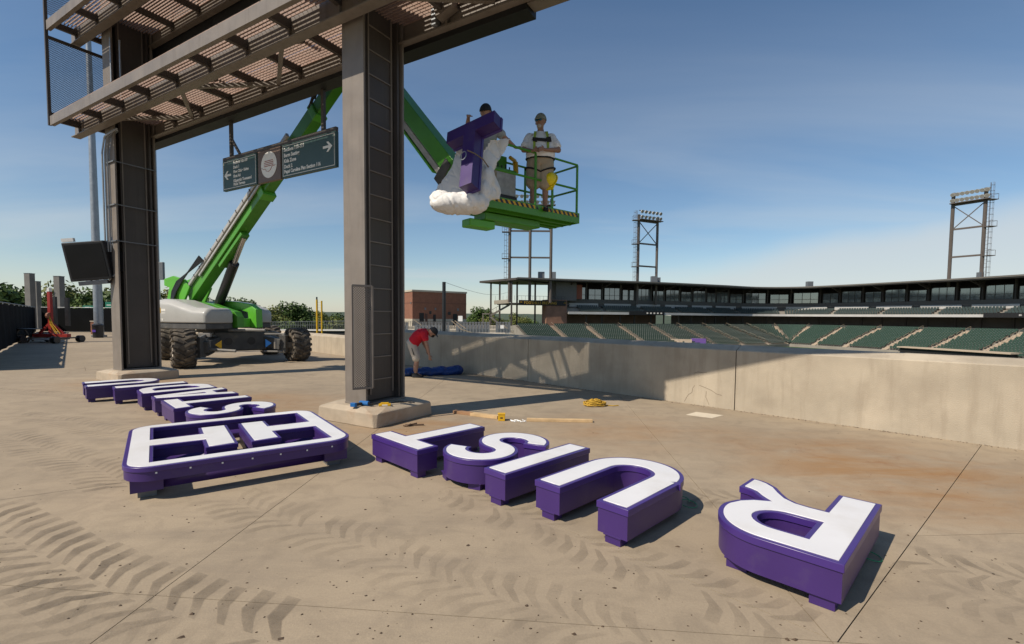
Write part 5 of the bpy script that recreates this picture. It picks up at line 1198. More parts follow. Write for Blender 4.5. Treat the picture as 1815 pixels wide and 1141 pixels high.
# roof
roof = sweep([(-.6, 10.35), (-.6, 10.82), (14, 11.3), (14, 10.9), (0, 10.30)], 0, SE, mat('roof_dark_metal', (0.055, 0.05, 0.044), .55, 0, .1, .4), 'roof')
sweep([(-.75, 10.55), (-.61, 10.55), (-.61, 10.90), (-.75, 10.90)], 0, SE, mat('roof_fascia_metal', (0.13, 0.12, 0.105), .5), 'roof_fascia')
wing = MB(); wing.prism([(0.9, 115.6), (13, 134), (-3, 134), (-8.7, 128.0)], 10.28, 10.80); wp(wing.build('roof_wing', STEELD, None), gst)
for (x, y) in ((-5.6, 126.5), (-.2, 118.5), (9.0, 121), (1.2, 125), (-3.2, 122.8), (6, 128)): wp(MB().bb((x - .22, y - .22, -6), (x + .22, y + .22, 10.3)).build('column', STEELD, None), gst)
# open end deck with its name board
deckp = MB(); deckp.prism([(0.2, 118.2), (14.5, 122.6), (12.5, 131), (-4, 128)], 4.55, 4.90); wp(deckp.build('end_deck', STEELD, None), gst)
nb0, nb1 = gs(1.2, -.2 + 1.6, 0), gs(13.6, 1.4, 0)
mb = MB(); mb.bar(Vector((nb0.x, nb0.y, 4.95)), Vector((nb1.x, nb1.y, 4.95)), .15, 1.25); band = wp(mb.build('name_board', BLACK, None), gst)
dvec = (nb1 - nb0).normalized(); 
tme = text_mesh('FOOTHILLS BREWING', .95, 'lettering', .012, .03, .92)
GOLD = mat('gold_lettering', (0.42, 0.25, 0.03), .5)
o = obj('lettering', tme, GOLD, None); o.matrix_world = Matrix.Translation(nb0 + dvec * 1.3 + Vector((0.05, -.14, 4.62))) @ rb(dvec, Vector((0, 0, 1)), dvec.cross(Vector((0, 0, 1)))).to_4x4()
mw = o.matrix_world.copy(); o.parent = gst; o.matrix_parent_inverse = Matrix.Translation(GO).inverted(); o.matrix_basis = mw
for kx in (.55, 12.25):
    c = nb0 + dvec * kx + Vector((.04, -.13, 4.95)); lf = MB()
    for j in range(5):
        a = R(90 + (j - 2) * 42); lf.bar(c, c + dvec * .42 * math.cos(a) + Vector((0, 0, .42 * math.sin(a))), .04, .17, (0, 1, 0))
    wp(lf.build('leaf_emblem', GOLD, None), gst)
for i in range(14):
    p, q = gs(1 + i * .95, 1.4, 5.6), gs(1 + i * .95, 1.4, 6.6); wp(MB().bar(p, q, .05, .05).build('rail_post', STEELD, None), gst)
wp(MB().bar(gs(1, 1.4, 6.6), gs(13.6, 1.4, 6.6), .06, .06).build('rail', STEELD, None), gst)
wp(MB().bar(gs(8.5, 3, 2.6), gs(14, 3, 2.6), 3.0, 6.4).build('stair_tower', mat('stair_tower_brick', (0.22, 0.12, 0.08), .8, 0, .25, .6), None), gst)
wp(MB().bar(gs(11.5, 4, 8.0), gs(17, 4, 8.0), 3.0, 4.6).build('service_block', mat('service_block_grey', (0.13, 0.125, 0.12), .8), None), gst)
wp(MB().bar(gs(15.5, 3.6, 8.0), gs(19, 3.6, 8.0), .3, 3.6).build('brick_panel', mat('suite_brick', (0.26, 0.085, 0.055), .8), None), gst)
# ribbon boards with lit digits
for s0, s1 in ((31, 42), (130.5, 143)):
    a, b = gs(s0, .30, 2.72), gs(s1, .30, 2.72); w_ = wp(MB().bar(a, b, .2, 1.0).build('ribbon_board', BLACK, None), gst)
    for j in range(5):
        c = a.lerp(b, .5 + j * .1); o = MB().box(c + (b - a).cross(Vector((0, 0, 1))).normalized() * .13, (.4, .3, .35)).build('score_mark', PANELW, None); wp(o, gst)
# aisles
AIS = []
s = 8.5
while s < SE - 3: AIS.append(s); s += 9.2
for s in AIS:
    mb = MB()
    for i in range(NR):
        for h in (0, 1):
            w = W0 + (i + .5 * h) * RD; z = Z0 + i * RH + .143 * h
            a = gs(s, w + .21, z + .03); b = gs(s + 1.15, w + .21, z + .03); mb.bar(a, b, .43, .12)
    wp(mb.build('aisle_steps', AISLE, None), gst)
    mb = MB()
    for i in range(2, NR, 3):
        p = gs(s + .55, W0 + i * RD, Z0 + i * RH); q = gs(s + .55, W0 + (i + 2) * RD, Z0 + (i + 2) * RH); up1 = Vector((0, 0, .9)); mb.tube([p, p + up1, q + up1, q], .03, 5)
    wp(mb.build('handrail', mat('tan_handrail', (0.30, 0.24, 0.17), .5), None), gst)
# seats
sm_ = MB(); sm_.box((0, .02, .42), (.46, .40, .06)); sm_.box((0, .20, .64), (.46, .06, .46)); sm_.box((-.255, .06, .60), (.035, .30, .06)); sm_.box((0, .1, .2), (.06, .1, .40))  # third box: arm, its pale colour stands in for sun glints
ARM_GLINT = mat('seat_arm_glint', (0.34, 0.36, 0.34), .4)
seat_me = sm_.mesh('seat'); seat_me.materials.append(SEATG); seat_me.materials.append(ARM_GLINT); fixn(seat_me)
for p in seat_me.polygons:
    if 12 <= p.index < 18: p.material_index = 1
pos = []
for i in range(NR):
    w = W0 + (i + .5) * RD; z = Z0 + i * RH; s = .5
    while s < SE:
        near = min(abs(s - a - .57) for a in AIS)
        if near > .85:
            p = gs(s, w, z); n = gs(s, w + 1, z) - p; pos.append((p, math.atan2(n.y, n.x) - math.pi / 2, i, s))
        # keep the pitch even on the inside of the curve
        loc = (gs(s + .3, w, 0) - gs(s - .3, w, 0)).length / .6 if s > .5 else 1
        s += .56 / max(.25, loc)
def seatvis(q):
    u = 907 + 857 * q[0].x / q[0].y
    return u < 1822 and (q[0].z - EYE) / q[0].y * 857 > -62
vis = [q for q in pos if seatvis(q)]; vis.sort(key=lambda q: q[0].length)
single = set(id(q) for q in vis[:300])
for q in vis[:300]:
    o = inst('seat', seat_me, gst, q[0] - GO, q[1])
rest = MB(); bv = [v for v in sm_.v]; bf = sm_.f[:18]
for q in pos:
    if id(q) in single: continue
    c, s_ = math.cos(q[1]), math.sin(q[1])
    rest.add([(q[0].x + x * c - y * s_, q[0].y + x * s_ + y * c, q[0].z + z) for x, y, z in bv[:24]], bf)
ro = wp(rest.build('seat_rows', SEATG, None), gst); ro['kind'] = 'stuff'; ro.data.materials.append(ARM_GLINT)
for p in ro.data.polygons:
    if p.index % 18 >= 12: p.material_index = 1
dk = MB()
DS = mat('navy_seat_plastic', (0.05, 0.07, 0.068), .4)
for i in range(4):
    s = 18
    while s < SE:
        if (s % 12) > 1.2:
            p = gs(s, .62 + (i + .5) * .9, 2.66 + i * .38); n = gs(s, 1.62 + (i + .5) * .9, 0) - gs(s, .62 + (i + .5) * .9, 0); a = math.atan2(n.y, n.x) - math.pi / 2; c, s_ = math.cos(a), math.sin(a)
            dk.add([(p.x + x * c - y * s_, p.y + x * s_ + y * c, p.z + z) for x, y, z in bv[:24]], bf)
        s += .6
ro = wp(dk.build('balcony_seat_rows', DS, None), gst); ro['kind'] = 'stuff'
for nm, p in (('roof_unit', gs(7.6, 3, 11.6)), ('roof_unit', gs(40.5, 3, 11.6)), ('roof_unit', gs(90, 6, 11.6))): wp(MB().box(p, (1.6, 1.2, 2.2)).build(nm, GALVD, None), gst)
# purple padded corner and dugout below
o = wp(MB().box(at(1238, 604, 117), (3.4, .4, 1.2), Matrix.Rotation(R(-25), 3, 'Z')).build('purple_padding', mat('purple_vinyl', (0.12, 0.06, 0.25), .6), None), gst)
o = wp(MB().box(at(1205, 606, 116.5), (5.4, .6, 1.4), Matrix.Rotation(R(-12), 3, 'Z')).build('dugout_ramp', AISLE, None), gst)
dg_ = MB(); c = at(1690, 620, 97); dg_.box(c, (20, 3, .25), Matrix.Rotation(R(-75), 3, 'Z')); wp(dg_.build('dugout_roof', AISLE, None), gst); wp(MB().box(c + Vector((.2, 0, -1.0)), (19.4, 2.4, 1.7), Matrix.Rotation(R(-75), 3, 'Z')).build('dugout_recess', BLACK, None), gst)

# ---- outside stair at the left end of the stand
es = wroot('outside_stair', at(880, 575, 122)); tag(es, 'brown steel outside stair with pale landing at the stand\'s left end', 'stair')
def ep(u, v, d=121): return at(u, v, d)
wp(MB().bar(ep(876, 536), ep(903, 534), 3.2, .9).build('landing', STONE, None), es)
for a, b in (((903, 540), (868, 560)), ((868, 560), (905, 590))): wp(MB().bar(ep(*a), ep(*b), 1.6, .45).build('stair_flight', STEEL, None), es)
wp(MB().bar(ep(855, 556), ep(868, 556), 1.8, .3).build('half_landing', STEEL, None), es)
for u in (856, 868): wp(MB().bar(ep(u, 556), ep(u, 582), .3, .3).build('post', STEEL, None), es)
for k in range(7):
    a = Vector(ep(903, 540)).lerp(ep(868, 560), k / 6); wp(MB().bar(a, a + Vector((0, 0, 1.3)), .07, .07).build('baluster', STEELD, None), es)
wp(MB().bar(ep(903, 531), ep(868, 551), .08, .08).build('handrail', STEELD, None), es)
for k in range(6): a = Vector(ep(878, 533)).lerp(ep(912, 532), k / 5); wp(MB().bar(a, a + Vector((0, 0, 1.2)), .06, .06).build('baluster', GALVD, None), es)

# ================================================================== LIGHT TOWERS
LAMPW = mat('lamp_reflector', (0.62, 0.60, 0.55), .3, .2, .1, 8)
TOWB = mat('tower_steel', (0.10, 0.082, 0.07), .5, 0, .1, 1)
def tower(us, vtop, d, label, ladder, levels, lampn, rows=2, vb=497, slope=0.0, cross=True):
    base = at(sum(us) / len(us), vb, d); base.z = -6
    e = wroot('light_tower', base); tag(e, label, 'light tower', 'stadium light towers')
    ds = [d + slope * (i - (len(us) - 1) / 2) for i in range(len(us))]
    zt_ = at(us[0], vtop, ds[0]).z
    xs = [at(u, vb, dd) for u, dd in zip(us, ds)]
    T = lambda i, z: Vector((xs[i].x, xs[i].y, z))
    for i in range(len(us)): wp(MB().tube([T(i, 5), T(i, zt_)], .36, 8).build('leg', TOWB, None, smooth=True), e)
    zl = [at(us[0], v, ds[0]).z for v in levels]
    for z in zl: wp(MB().bar(T(0, z), T(-1, z), .30, .40).build('crossbeam', TOWB, None), e)
    if cross:
        for i in range(len(us) - 1):
            wp(MB().bar(T(i, zl[0] - .1), T(i + 1, zl[1]), .14, .18).build('cross_brace', TOWB, None), e); wp(MB().bar(T(i + 1, zl[0] - .1), T(i, zl[1]) + Vector((0, -.2, 0)), .14, .18).build('cross_brace', TOWB, None), e)
    ax = (T(-1, 0) - T(0, 0)).normalized(); fr_ = Vector((ax.y, -ax.x, 0)); fr_ = fr_ if fr_.y < 0 else -fr_
    a, b = T(0, zl[0]) - ax * .3, T(-1, zl[0]) + ax * .9
    wp(MB().bar(a + fr_ * .6 + Vector((0, 0, .3)), b + fr_ * .6 + Vector((0, 0, .3)), 1.3, .18).build('lamp_gantry', TOWB, None), e)
    for r in range(rows):
        z = zl[0] + 1.0 + 1.35 * r
        wp(MB().bar(a + fr_ * .3 + Vector((0, 0, z - zl[0] + .3)), b + fr_ * .3 + Vector((0, 0, z - zl[0] + .3)), .12, .14).build('lamp_bar', TOWB, None), e)
        for k in range(lampn):
            p = a.lerp(b, (k + .5) / lampn) + fr_ * .75 + Vector((0, 0, z - zl[0])); dl_ = (fr_ + Vector((0, 0, -.45))).normalized()
            o = MB().tube([p - dl_ * .35, p - dl_ * .1, p + dl_ * .22], [.12, .38, .46], 12).build('lamp', LAMPW, None, smooth=True); wp(o, e); l = MB().tube([p + dl_ * .225, p + dl_ * .24], .40, 12).build('lens', mat('lamp_lens', (0.28, 0.27, 0.25), .15), None); l.parent = o
    # caged ladder on one side
    i, sg_ = ladder; lx = ax * (-1 if i == 0 else 1)
    mb = MB(); z = 11
    P0 = T(i, 0) + lx * .75
    for s in (-.22, .22): mb.tube([P0 + fr_ * s + Vector((0, 0, 10)), P0 + fr_ * s + Vector((0, 0, zt_ + 1))], .04, 5)
    while z < zt_ + .8:
        mb.bar(P0 - fr_ * .22 + Vector((0, 0, z)), P0 + fr_ * .22 + Vector((0, 0, z)), .04, .04); mb.bar(P0 - lx * .4 + Vector((0, 0, z)), P0 + Vector((0, 0, z)), .05, .05); z += .85
    wp(mb.build('ladder', TOWB, None), e)
    mb = MB()
    for s in (-.45, .0, .45): mb.tube([P0 + lx * .55 + fr_ * s + Vector((0, 0, 10.5)), P0 + lx * .55 + fr_ * s + Vector((0, 0, zt_ + 1))], .025, 4)
    z = 11
    while z < zt_ + 1: mb.tube([P0 + fr_ * -.3 + Vector((0, 0, z)), P0 + lx * .55 + fr_ * -.45 + Vector((0, 0, z)), P0 + lx * .6 + Vector((0, 0, z)), P0 + lx * .55 + fr_ * .45 + Vector((0, 0, z)), P0 + fr_ * .3 + Vector((0, 0, z))], .025, 4); z += 1.3
    wp(mb.build('ladder_cage', TOWB, None), e)
    for z in (zl[-1] - .3, zl[1] - .3 if len(zl) > 1 else zl[0], zl[0]):
        wp(MB().box(P0 + lx * .3 + Vector((0, 0, z)), (1.7, 1.4, .14)).build('rest_platform', TOWB, None), e)
        mb = MB(); c = P0 + lx * .3 + Vector((0, 0, z))
        for q in ((-.8, -.65), (.8, -.65), (.8, .65), (-.8, .65)): mb.bar(c + Vector((*q, 0)), c + Vector((*q, 1.2)), .05, .05)
        for q, r in (((-.8, -.65), (.8, -.65)), ((.8, -.65), (.8, .65)), ((.8, .65), (-.8, .65))): mb.bar(c + Vector((*q, 1.2)), c + Vector((*r, 1.2)), .05, .05)
        wp(mb.build('platform_rail', TOWB, None), e)
    wp(MB().box(T(-1, 11.6) + ax * (.8 if i == 0 else -.2), (.9, .9, 1.8)).build('switch_box', GALVD, None), e)
    return e
tower((903, 939, 976), 352, 119, 'light tower seen beneath the green lift platform, standing on three legs', (0, 1), (366, 409, 456), 9, 2, 492, 0, True)
tower((1130, 1163), 380, 131, 'slim two-legged light tower in the middle, right of the platform', (0, 1), (391, 431, 471), 6, 2, 500, 3, True)
tower((1682, 1739), 342, 113, 'wide light tower rising behind the roof at far right', (1, 1), (364, 407, 456), 8, 2, 492, -5, True)

# ================================================================== OTHER FAR BUILDINGS
bb_ = wroot('brick_building', Vector((-14, 97, -1))); tag(bb_, 'flat-roofed brick building beyond the wall, left of the grandstand', 'building')
cL, cC, cR = Vector((-21.6, 96.5, 0)), Vector((-18.95, 92, 0)), Vector((-9.45, 99.5, 0)); cB = cL + (cR - cC)
foot = [(p.x, p.y) for p in (cC, cR, cB, cL)]
wp(MB().prism(foot, -6, 6.15).build('wall', BRICK, None), bb_); wp(MB().prism(offset(foot, .12), 6.16, 6.50).build('roof_coping', STONE, None), bb_)
wp(MB().prism(offset(foot, .03), -1.0, .95).build('stone_base', STONE, None), bb_); wp(MB().prism(offset(foot, .025), 3.95, 4.12).build('brick_band', mat('dark_brick_band', (0.17, 0.075, 0.05), .85), None), bb_)
fd_ = (cR - cC).normalized(); fn_ = Vector((fd_.y, -fd_.x, 0))
for (x, z0, z1, w, nm, m_) in ((1.7, -.9, 2.1, .95, 'doorway', BLACK), (2.6, -.9, 2.0, .5, 'door', mat('rust_door', (0.10, 0.05, 0.035), .7)), (4.2, -.9, 1.8, .55, 'doorway', BLACK), (6.2, -.9, 1.8, .55, 'doorway', BLACK), (8.4, -.9, 2.0, .9, 'doorway', BLACK), (2.4, 2.7, 3.15, .35, 'vent', GALVD), (4.4, 2.7, 3.15, .35, 'vent', GALVD), (3.4, 1.9, 2.5, .45, 'wall_unit', BLACKP), (7.2, 1.8, 2.4, .6, 'wall_unit', BLACKP), (9.0, 2.6, 3.1, .4, 'vent', GALVD)):
    c = cC + fd_ * x * 1.12 + fn_ * .035 + Vector((0, 0, (z0 + z1) / 2)); wp(MB().box(c, (w, .10, z1 - z0), rb(fd_, -fn_, Vector((0, 0, 1)))).build(nm, m_, None), bb_)
ld_ = (cC - cL).normalized(); ln_ = Vector((ld_.y, -ld_.x, 0))
wp(MB().box(cC - ld_ * .7 + ln_ * .05 + Vector((0, 0, 4.0)), (.3, .15, .35), rb(ld_, -ln_, Vector((0, 0, 1)))).build('wall_lamp', GALVD, None), bb_)
# terraces with rails in front of it
tr_ = wroot('terrace_seating', Vector((-6, 78, -2))); tag(tr_, 'pale concrete terrace with grey seat rows and rails beyond the wall', 'terrace')
def tp_(u, v, d): return at(u, v, d)
for k, (v, d) in enumerate(((578, 88), (584, 80), (591, 72))):
    a, b = tp_(700, v, d), tp_(905, v - 1, d + 4); m = MB(); m.bar(a - Vector((0, 0, 1.5)), b - Vector((0, 0, 1.5)), 5.5, 3.0); wp(m.build('terrace_step', STONE, None), tr_)
    for j in range(38):
        q = a.lerp(b, (j + .5) / 38)
        if j % 13 in (5, 6): continue
        wp(MB().bar(q + Vector((-.23, -2.0, .45)), q + Vector((.23, -2.0, .45)), .06, .62).build('seat_back', GALVD, None), tr_)
for (u0, v0, u1, v1, d) in ((800, 568, 822, 587, 76), (733, 566, 748, 577, 80), (816, 583, 845, 592, 70), (890, 575, 912, 592, 78), (806, 568, 828, 584, 76)):
    wp(MB().bar(at(u0, v0, d), at(u1, v1, d), .12, .12).build('handrail', mat('tan_handrail', (0.30, 0.24, 0.17)), None), tr_)
for (u0, v0, u1, v1, d) in ((718, 572, 900, 573, 84), (718, 569, 812, 570, 86)):
    a, b = at(u0, v0, d), at(u1, v1, d); wp(MB().bar(a, b, .06, .06).build('rail', STEELD, None), tr_)
    for j in range(30): q = a.lerp(b, j / 29); wp(MB().bar(q, q - Vector((0, 0, 1.0)), .05, .05).build('rail_post', STEELD, None), tr_)
for nm, u, v, d, w, h, lab in (('section_sign', 816, 564.5, 84, .75, .95, 'white notice board in front of the brick building\'s right door'), ('section_sign', 890, 581, 76, .55, .85, 'upper white section marker at the left edge of the seats'), ('section_sign', 899, 588, 74, .6, .9, 'lower white section marker at the left edge of the seats')):
    o = wroot(nm, at(u, v + 8, d)); tag(o, lab, 'sign', 'white section signs'); c = at(u, v, d); wp(MB().box(c, (w, .05, h)).build('board', WHITEP, None, bevel=.01), o); wp(MB().bar(c - Vector((0, -.06, h / 2)), c + Vector((0, .06, -h / 2 - .6)), .06, .06).build('post', GALVD, None), o)
# dark pole with its wire
pe = wroot('wire_pole', at(787, 590, 52)); tag(pe, 'dark slim pole behind the red-shirted person, carrying a wire', 'pole')
pb, pt_ = at(787, 590, 52), at(787, 499.5, 52); pb = Vector((pt_.x, pt_.y, -6)); wp(MB().tube([pb, pt_], .19, 10).build('shaft', BLACKP, None, smooth=True), pe)
q = at(905, 516, 118); pts = [pt_.lerp(q, k / 10) - Vector((0, 0, 1.1 * math.sin(math.pi * k / 10))) for k in range(11)]; wp(MB().tube(pts, .02, 4).build('wire', BLACKP, None), pe)
# yellow foul pole
fp_ = wroot('foul_pole', at(565, 590, 62)); tag(fp_, 'yellow foul pole with mesh wing beyond the low wall', 'foul pole')
c0 = at(561.5, 531, 62); wp(MB().tube([Vector((c0.x, c0.y, -6)), c0], .13, 8).build('pole', YELL, None, smooth=True), fp_)
c1 = at(570, 533, 62); wp(MB().tube([Vector((c1.x, c1.y, -6)), c1], .11, 8).build('wing_post', YELL, None, smooth=True), fp_)
mb = MB()
for k in range(14): z = c1.z - .2 - k * .34; mb.bar(Vector((c0.x, c0.y, z)), Vector((c1.x, c1.y, z)), .02, .02)
wp(mb.build('wing_mesh', YELL, None), fp_); wp(MB().tube([c0, c0 + Vector((0, 0, .35))], .10, 8).build('dark_tip', BLACKP, None), fp_)
# outfield wall and rail beyond the lift
of = wroot('outfield_wall', at(560, 590, 72)); tag(of, 'dark padded outfield wall with pale cap and rail, beyond the lift', 'wall')
a, b = at(455, 583, 80), at(645, 583, 66); dirw = (b - a).normalized()
wp(MB().bar(a - Vector((0, 0, 1.6)), b - Vector((0, 0, 1.6)), .3, 2.6).build('padding', BLACK, None), of); wp(MB().bar(a + Vector((0, .2, -.15)), b + Vector((0, .2, -.15)), 1.2, .22).build('cap', PANELW, None), of)
wp(MB().bar(a + Vector((0, .6, 1.15)), b + Vector((0, .6, 1.15)), .06, .06).build('top_rail', GALVD, None), of); wp(MB().bar(a + Vector((0, .62, .6)), b + Vector((0, .62, .6)), .04, .04).build('mid_rail', GALVD, None), of)
for j in range(60): q = a.lerp(b, j / 59) + Vector((0, .6, 0)); wp(MB().bar(q, q + Vector((0, 0, 1.15)), .045, .045).build('rail_post', GALVD, None), of)

# ================================================================== LEFT BACKGROUND
# windscreen fences
PS = 1
def fence(pts, label, h=2.05):
    e = wroot('windscreen_fence', Vector(pts[0])); tag(e, label, 'fence', 'black windscreen fences')
    for a, b in zip(pts[:-1], pts[1:]):
        a, b = Vector(a), Vector(b); n = max(1, int((b - a).length / 3.0)); d = (b - a).normalized(); nn = Vector((-d.y, d.x, 0))
        for k in range(n):
            p, q = a.lerp(b, k / n), a.lerp(b, (k + 1) / n); cols = 10; rows = 5; V = []; F = []
            for j in range(rows + 1):
                for i in range(cols + 1):
                    t = i / cols; z = .05 + (h - .08) * j / rows; V.append(p.lerp(q, t) + nn * (.04 * math.sin(t * math.pi) * math.sin(7 * t + k + j * .6)) + Vector((0, 0, z - .05 * math.sin(t * math.pi) * (j == rows))))
            for j in range(rows):
                for i in range(cols): o_ = j * (cols + 1) + i; F.append((o_, o_ + 1, o_ + cols + 2, o_ + cols + 1))
            mb = MB(); mb.add(V, F); mb.add([v + nn * .012 for v in V], [f[::-1] for f in F]); wp(mb.build('screen_panel', FENCE, None, smooth='all'), e)
            wp(MB().tube([p + PS * nn * .07, p + PS * nn * .07 + Vector((0, 0, h + .04))], .04, 8).build('post', GALVD, None), e)
        wp(MB().tube([a + Vector((0, 0, h)), b + Vector((0, 0, h))], .028, 6).build('top_rail', GALVD, None), e)
F0, F1 = Vector((-21.0, 19.8, 0)), Vector((-39.5, 40.1, 0))
fence([F0 + (F0 - F1).normalized() * 9, F0, F1], 'black windscreen fence running away along the left edge')
fence([F1 + Vector((.3, .2, 0)), Vector((-31.5, 40.6, 0)), Vector((-24, 41, 0))], 'black windscreen fence closing the plaza behind the red hoist')
for (u0, u1, vt, d, lab) in ((47, 57, 485, 47, 'tallest grey concrete post beyond the fence, at far left'), (60, 68.5, 499, 49, 'shorter grey concrete post just right of the tallest one'), (99, 109.5, 490, 48, 'grey concrete post beyond the fence, right of the hoist mast')):
    a, b = at(u0, vt, d), at(u1, vt, d); c = (a + b) / 2; w = (b - a).length
    e = wroot('concrete_post', Vector((c.x, c.y, 0))); tag(e, lab, 'post', 'grey concrete posts'); wp(MB().bb((c.x - w / 2, c.y - w / 2, 0), (c.x + w / 2, c.y + w / 2, c.z)).build('shaft', mat('post_concrete', (0.17, 0.165, 0.155), .85, 0, .15, 1.5), None, bevel=.02), e); wp(MB().bb((c.x - w / 2 - .02, c.y - w / 2 - .02, c.z + .003), (c.x + w / 2 + .02, c.y + w / 2 + .02, c.z + .05)).build('cap', GALVD, None), e)
# red hoist with mast, base legs and straps
hb = gp(92, 607); hb.z = 0; ho_ = wroot('material_hoist', hb); tag(ho_, 'red wheeled material hoist with tall mast and straps by the fence', 'hoist')
H = lambda x, y, z: hb + Vector((x, y, z))
wp(MB().bb(tuple(H(-.95, -.12, .30)), tuple(H(.95, .12, .48))).build('base_beam', RED, None, bevel=.01), ho_)
for x in (-.85, .85): wp(MB().bb(tuple(H(x - .06, -.9, .22)), tuple(H(x + .06, .9, .29))).build('foot_leg', BLACKP, None), ho_)
wp(MB().bb(tuple(H(-.09, -.08, .49)), tuple(H(.06, .08, 2.75))).build('mast', RED, None), ho_); wp(MB().bb(tuple(H(-.075, -.09, 2.76)), tuple(H(.045, .09, 2.95))).build('mast_head', WHITEP, None), ho_)
for s in (-1, 1): wp(MB().bar(H(s * .65, 0, .5), H(s * .05, 0, 1.05), .10, .10).build('mast_stay', RED, None), ho_)
for x in (-.95, -.80, .80, .97):
    for y in (-.75, .75): wp(MB().tube([H(x - .04, y, .19), H(x + .04, y, .19)], .19, 14).build('wheel', BLACKP, None), ho_)
wp(MB().tube([H(-.05, -.1, 1.45), H(.05, -.1, 1.45)], .18, 12).build('winch_drum', mat('rusty_winch', (0.22, 0.09, 0.05), .7), None), ho_)
for k, x in enumerate((.12, .2, .35)): wp(MB().tube([H(.02, -.12, 1.45), H(x * .6, -.13, 1.0), H(x + .25, -.14, .5)], .022, 5).build('yellow_strap', YELL, None), ho_)
wp(MB().bb(tuple(H(-.7, -.4, .16)), tuple(H(.62, .4, .21))).build('white_deck', PANELW, None), ho_)
wp(MB().bb(tuple(H(-.38, .5, .9)), tuple(H(-.20, .62, 2.5))).build('stacked_rail', BLACKP, None), ho_); wp(MB().bb(tuple(H(.30, .5, .9)), tuple(H(.5, .62, 2.45))).build('stacked_rail', BLACKP, None), ho_)
# picnic table
pb_ = gp(54, 606); pb_.z = 0; pt2 = wroot('picnic_table', pb_); tag(pt2, 'low dark picnic table beside the fence, left of the hoist', 'table')
Q = lambda x, y, z: tuple(pb_ + Vector((x, y, z)))
for k in range(4): wp(MB().bb(Q(-.6, -.36 + k * .18, .70), Q(.6, -.20 + k * .18, .74)).build('top_board', BLACKP, None), pt2)
for y in (-.75, .55): wp(MB().bb(Q(-.6, y, .42), Q(.6, y + .22, .46)).build('bench', BLACKP, None), pt2)
for x in (-.45, .45):
    for s in (-1, 1): wp(MB().bar(Vector(Q(x, s * .15, .69)), Vector(Q(x, s * .62, 0)), .05, .07).build('leg', BLACKP, None), pt2)
    wp(MB().bb(Q(x - .03, -.7, .36), Q(x + .03, .7, .41)).build('cross_bar', BLACKP, None), pt2)
# tall tapered light pole with boxes
c = gp(176, 597); c.z = 0; tpz = wroot('light_pole', c); tag(tpz, 'tall tapered galvanised pole behind the far column', 'pole')
wp(MB().tube([c, c + Vector((0, 0, 26))], [.27, .11], 16).build('shaft', GALV, None, smooth=True), tpz); wp(MB().tube([c, c + Vector((0, 0, .12))], .42, 16).build('base_flange', GALVD, None), tpz)
wp(MB().bb(tuple(c + Vector((-.62, -.2, 3.7))), tuple(c + Vector((-.28, .15, 4.7)))).build('control_box', GALV, None, bevel=.02), tpz); wp(MB().bb(tuple(c + Vector((.28, -.2, 3.7))), tuple(c + Vector((.62, .15, 4.5)))).build('control_box', GALV, None, bevel=.02), tpz)
# bin by the pole
c2 = gp(181, 598); c2.z = 0; bn = wroot('litter_bin', c2); tag(bn, 'black litter bin with purple print at the foot of the pole', 'bin')
wp(MB().tube([c2 + Vector((0, -.3, 0)), c2 + Vector((0, -.3, .8))], [.27, .30], 16).build('bin_body', BLACKP, None, smooth=True), bn); wp(MB().tube([c2 + Vector((0, -.3, .802)), c2 + Vector((0, -.3, .86)), c2 + Vector((0, -.3, .93))], [.32, .31, .18], 16).build('lid', BLACKP, None, smooth=True), bn); wp(MB().box(c2 + Vector((0, -.60, .45)), (.20, .02, .14)).build('print', mat('purple_print', (0.10, 0.05, 0.35), .5), None), bn)
c3 = gp(168, 592); c3.z = 0; bp_ = wroot('brick_pier', c3); tag(bp_, 'short brick pier left of the black litter bin', 'pier'); wp(MB().bb(tuple(c3 + Vector((-.16, -.16, 0))), tuple(c3 + Vector((.16, .16, .95)))).build('shaft', BRICK, None), bp_); wp(MB().bb(tuple(c3 + Vector((-.19, -.19, .951))), tuple(c3 + Vector((.19, .19, 1.02)))).build('cap', STONE, None), bp_)
# green road signs beyond the fence
for (u0, v0, u1, v1, d, lab) in ((147, 541.5, 166, 547.5, 46, 'small bright green street sign above the big green road sign'), (138, 549, 172, 573, 45, 'large dark green road sign on the fence left of the pole'), (188, 548, 200, 573, 45, 'green road sign partly hidden by the far column'), (187, 535, 200, 546, 46, 'bright green sign half hidden above, beside the far column')):
    a, b = at(u0, v1, d), at(u1, v0, d); e = wroot('road_sign', Vector(((a.x + b.x) / 2, a.y, 0))); tag(e, lab, 'road sign', 'green road signs')
    big = v1 - v0 > 15; m_ = mat('dark_road_sign_green', (0.006, 0.055, 0.035), .5) if big else HWY
    bo = wp(MB().bb((a.x, a.y - .03, a.z), (b.x, a.y + .03, b.z)).build('board', m_, None, bevel=.01), e)
    for x in (.15, .85): wp(MB().bb((a.x + (b.x - a.x) * x - .03, a.y + .04, 0), (a.x + (b.x - a.x) * x + .03, a.y + .10, b.z)).build('post', GALVD, None), e)
    for k in range(3 if big else 1):
        zz2 = b.z - (b.z - a.z) * (.25 + .25 * k) if big else (a.z + b.z) / 2; wp(MB().bb((a.x + (b.x - a.x) * (.2 + .06 * k), a.y - .036, zz2 - .035), (b.x - (b.x - a.x) * (.22 + .04 * k), a.y - .032, zz2 + .035)).build('sign_line', mat('faded_sign_print', (0.16, 0.27, 0.23), .5) if big else LET, None), e)
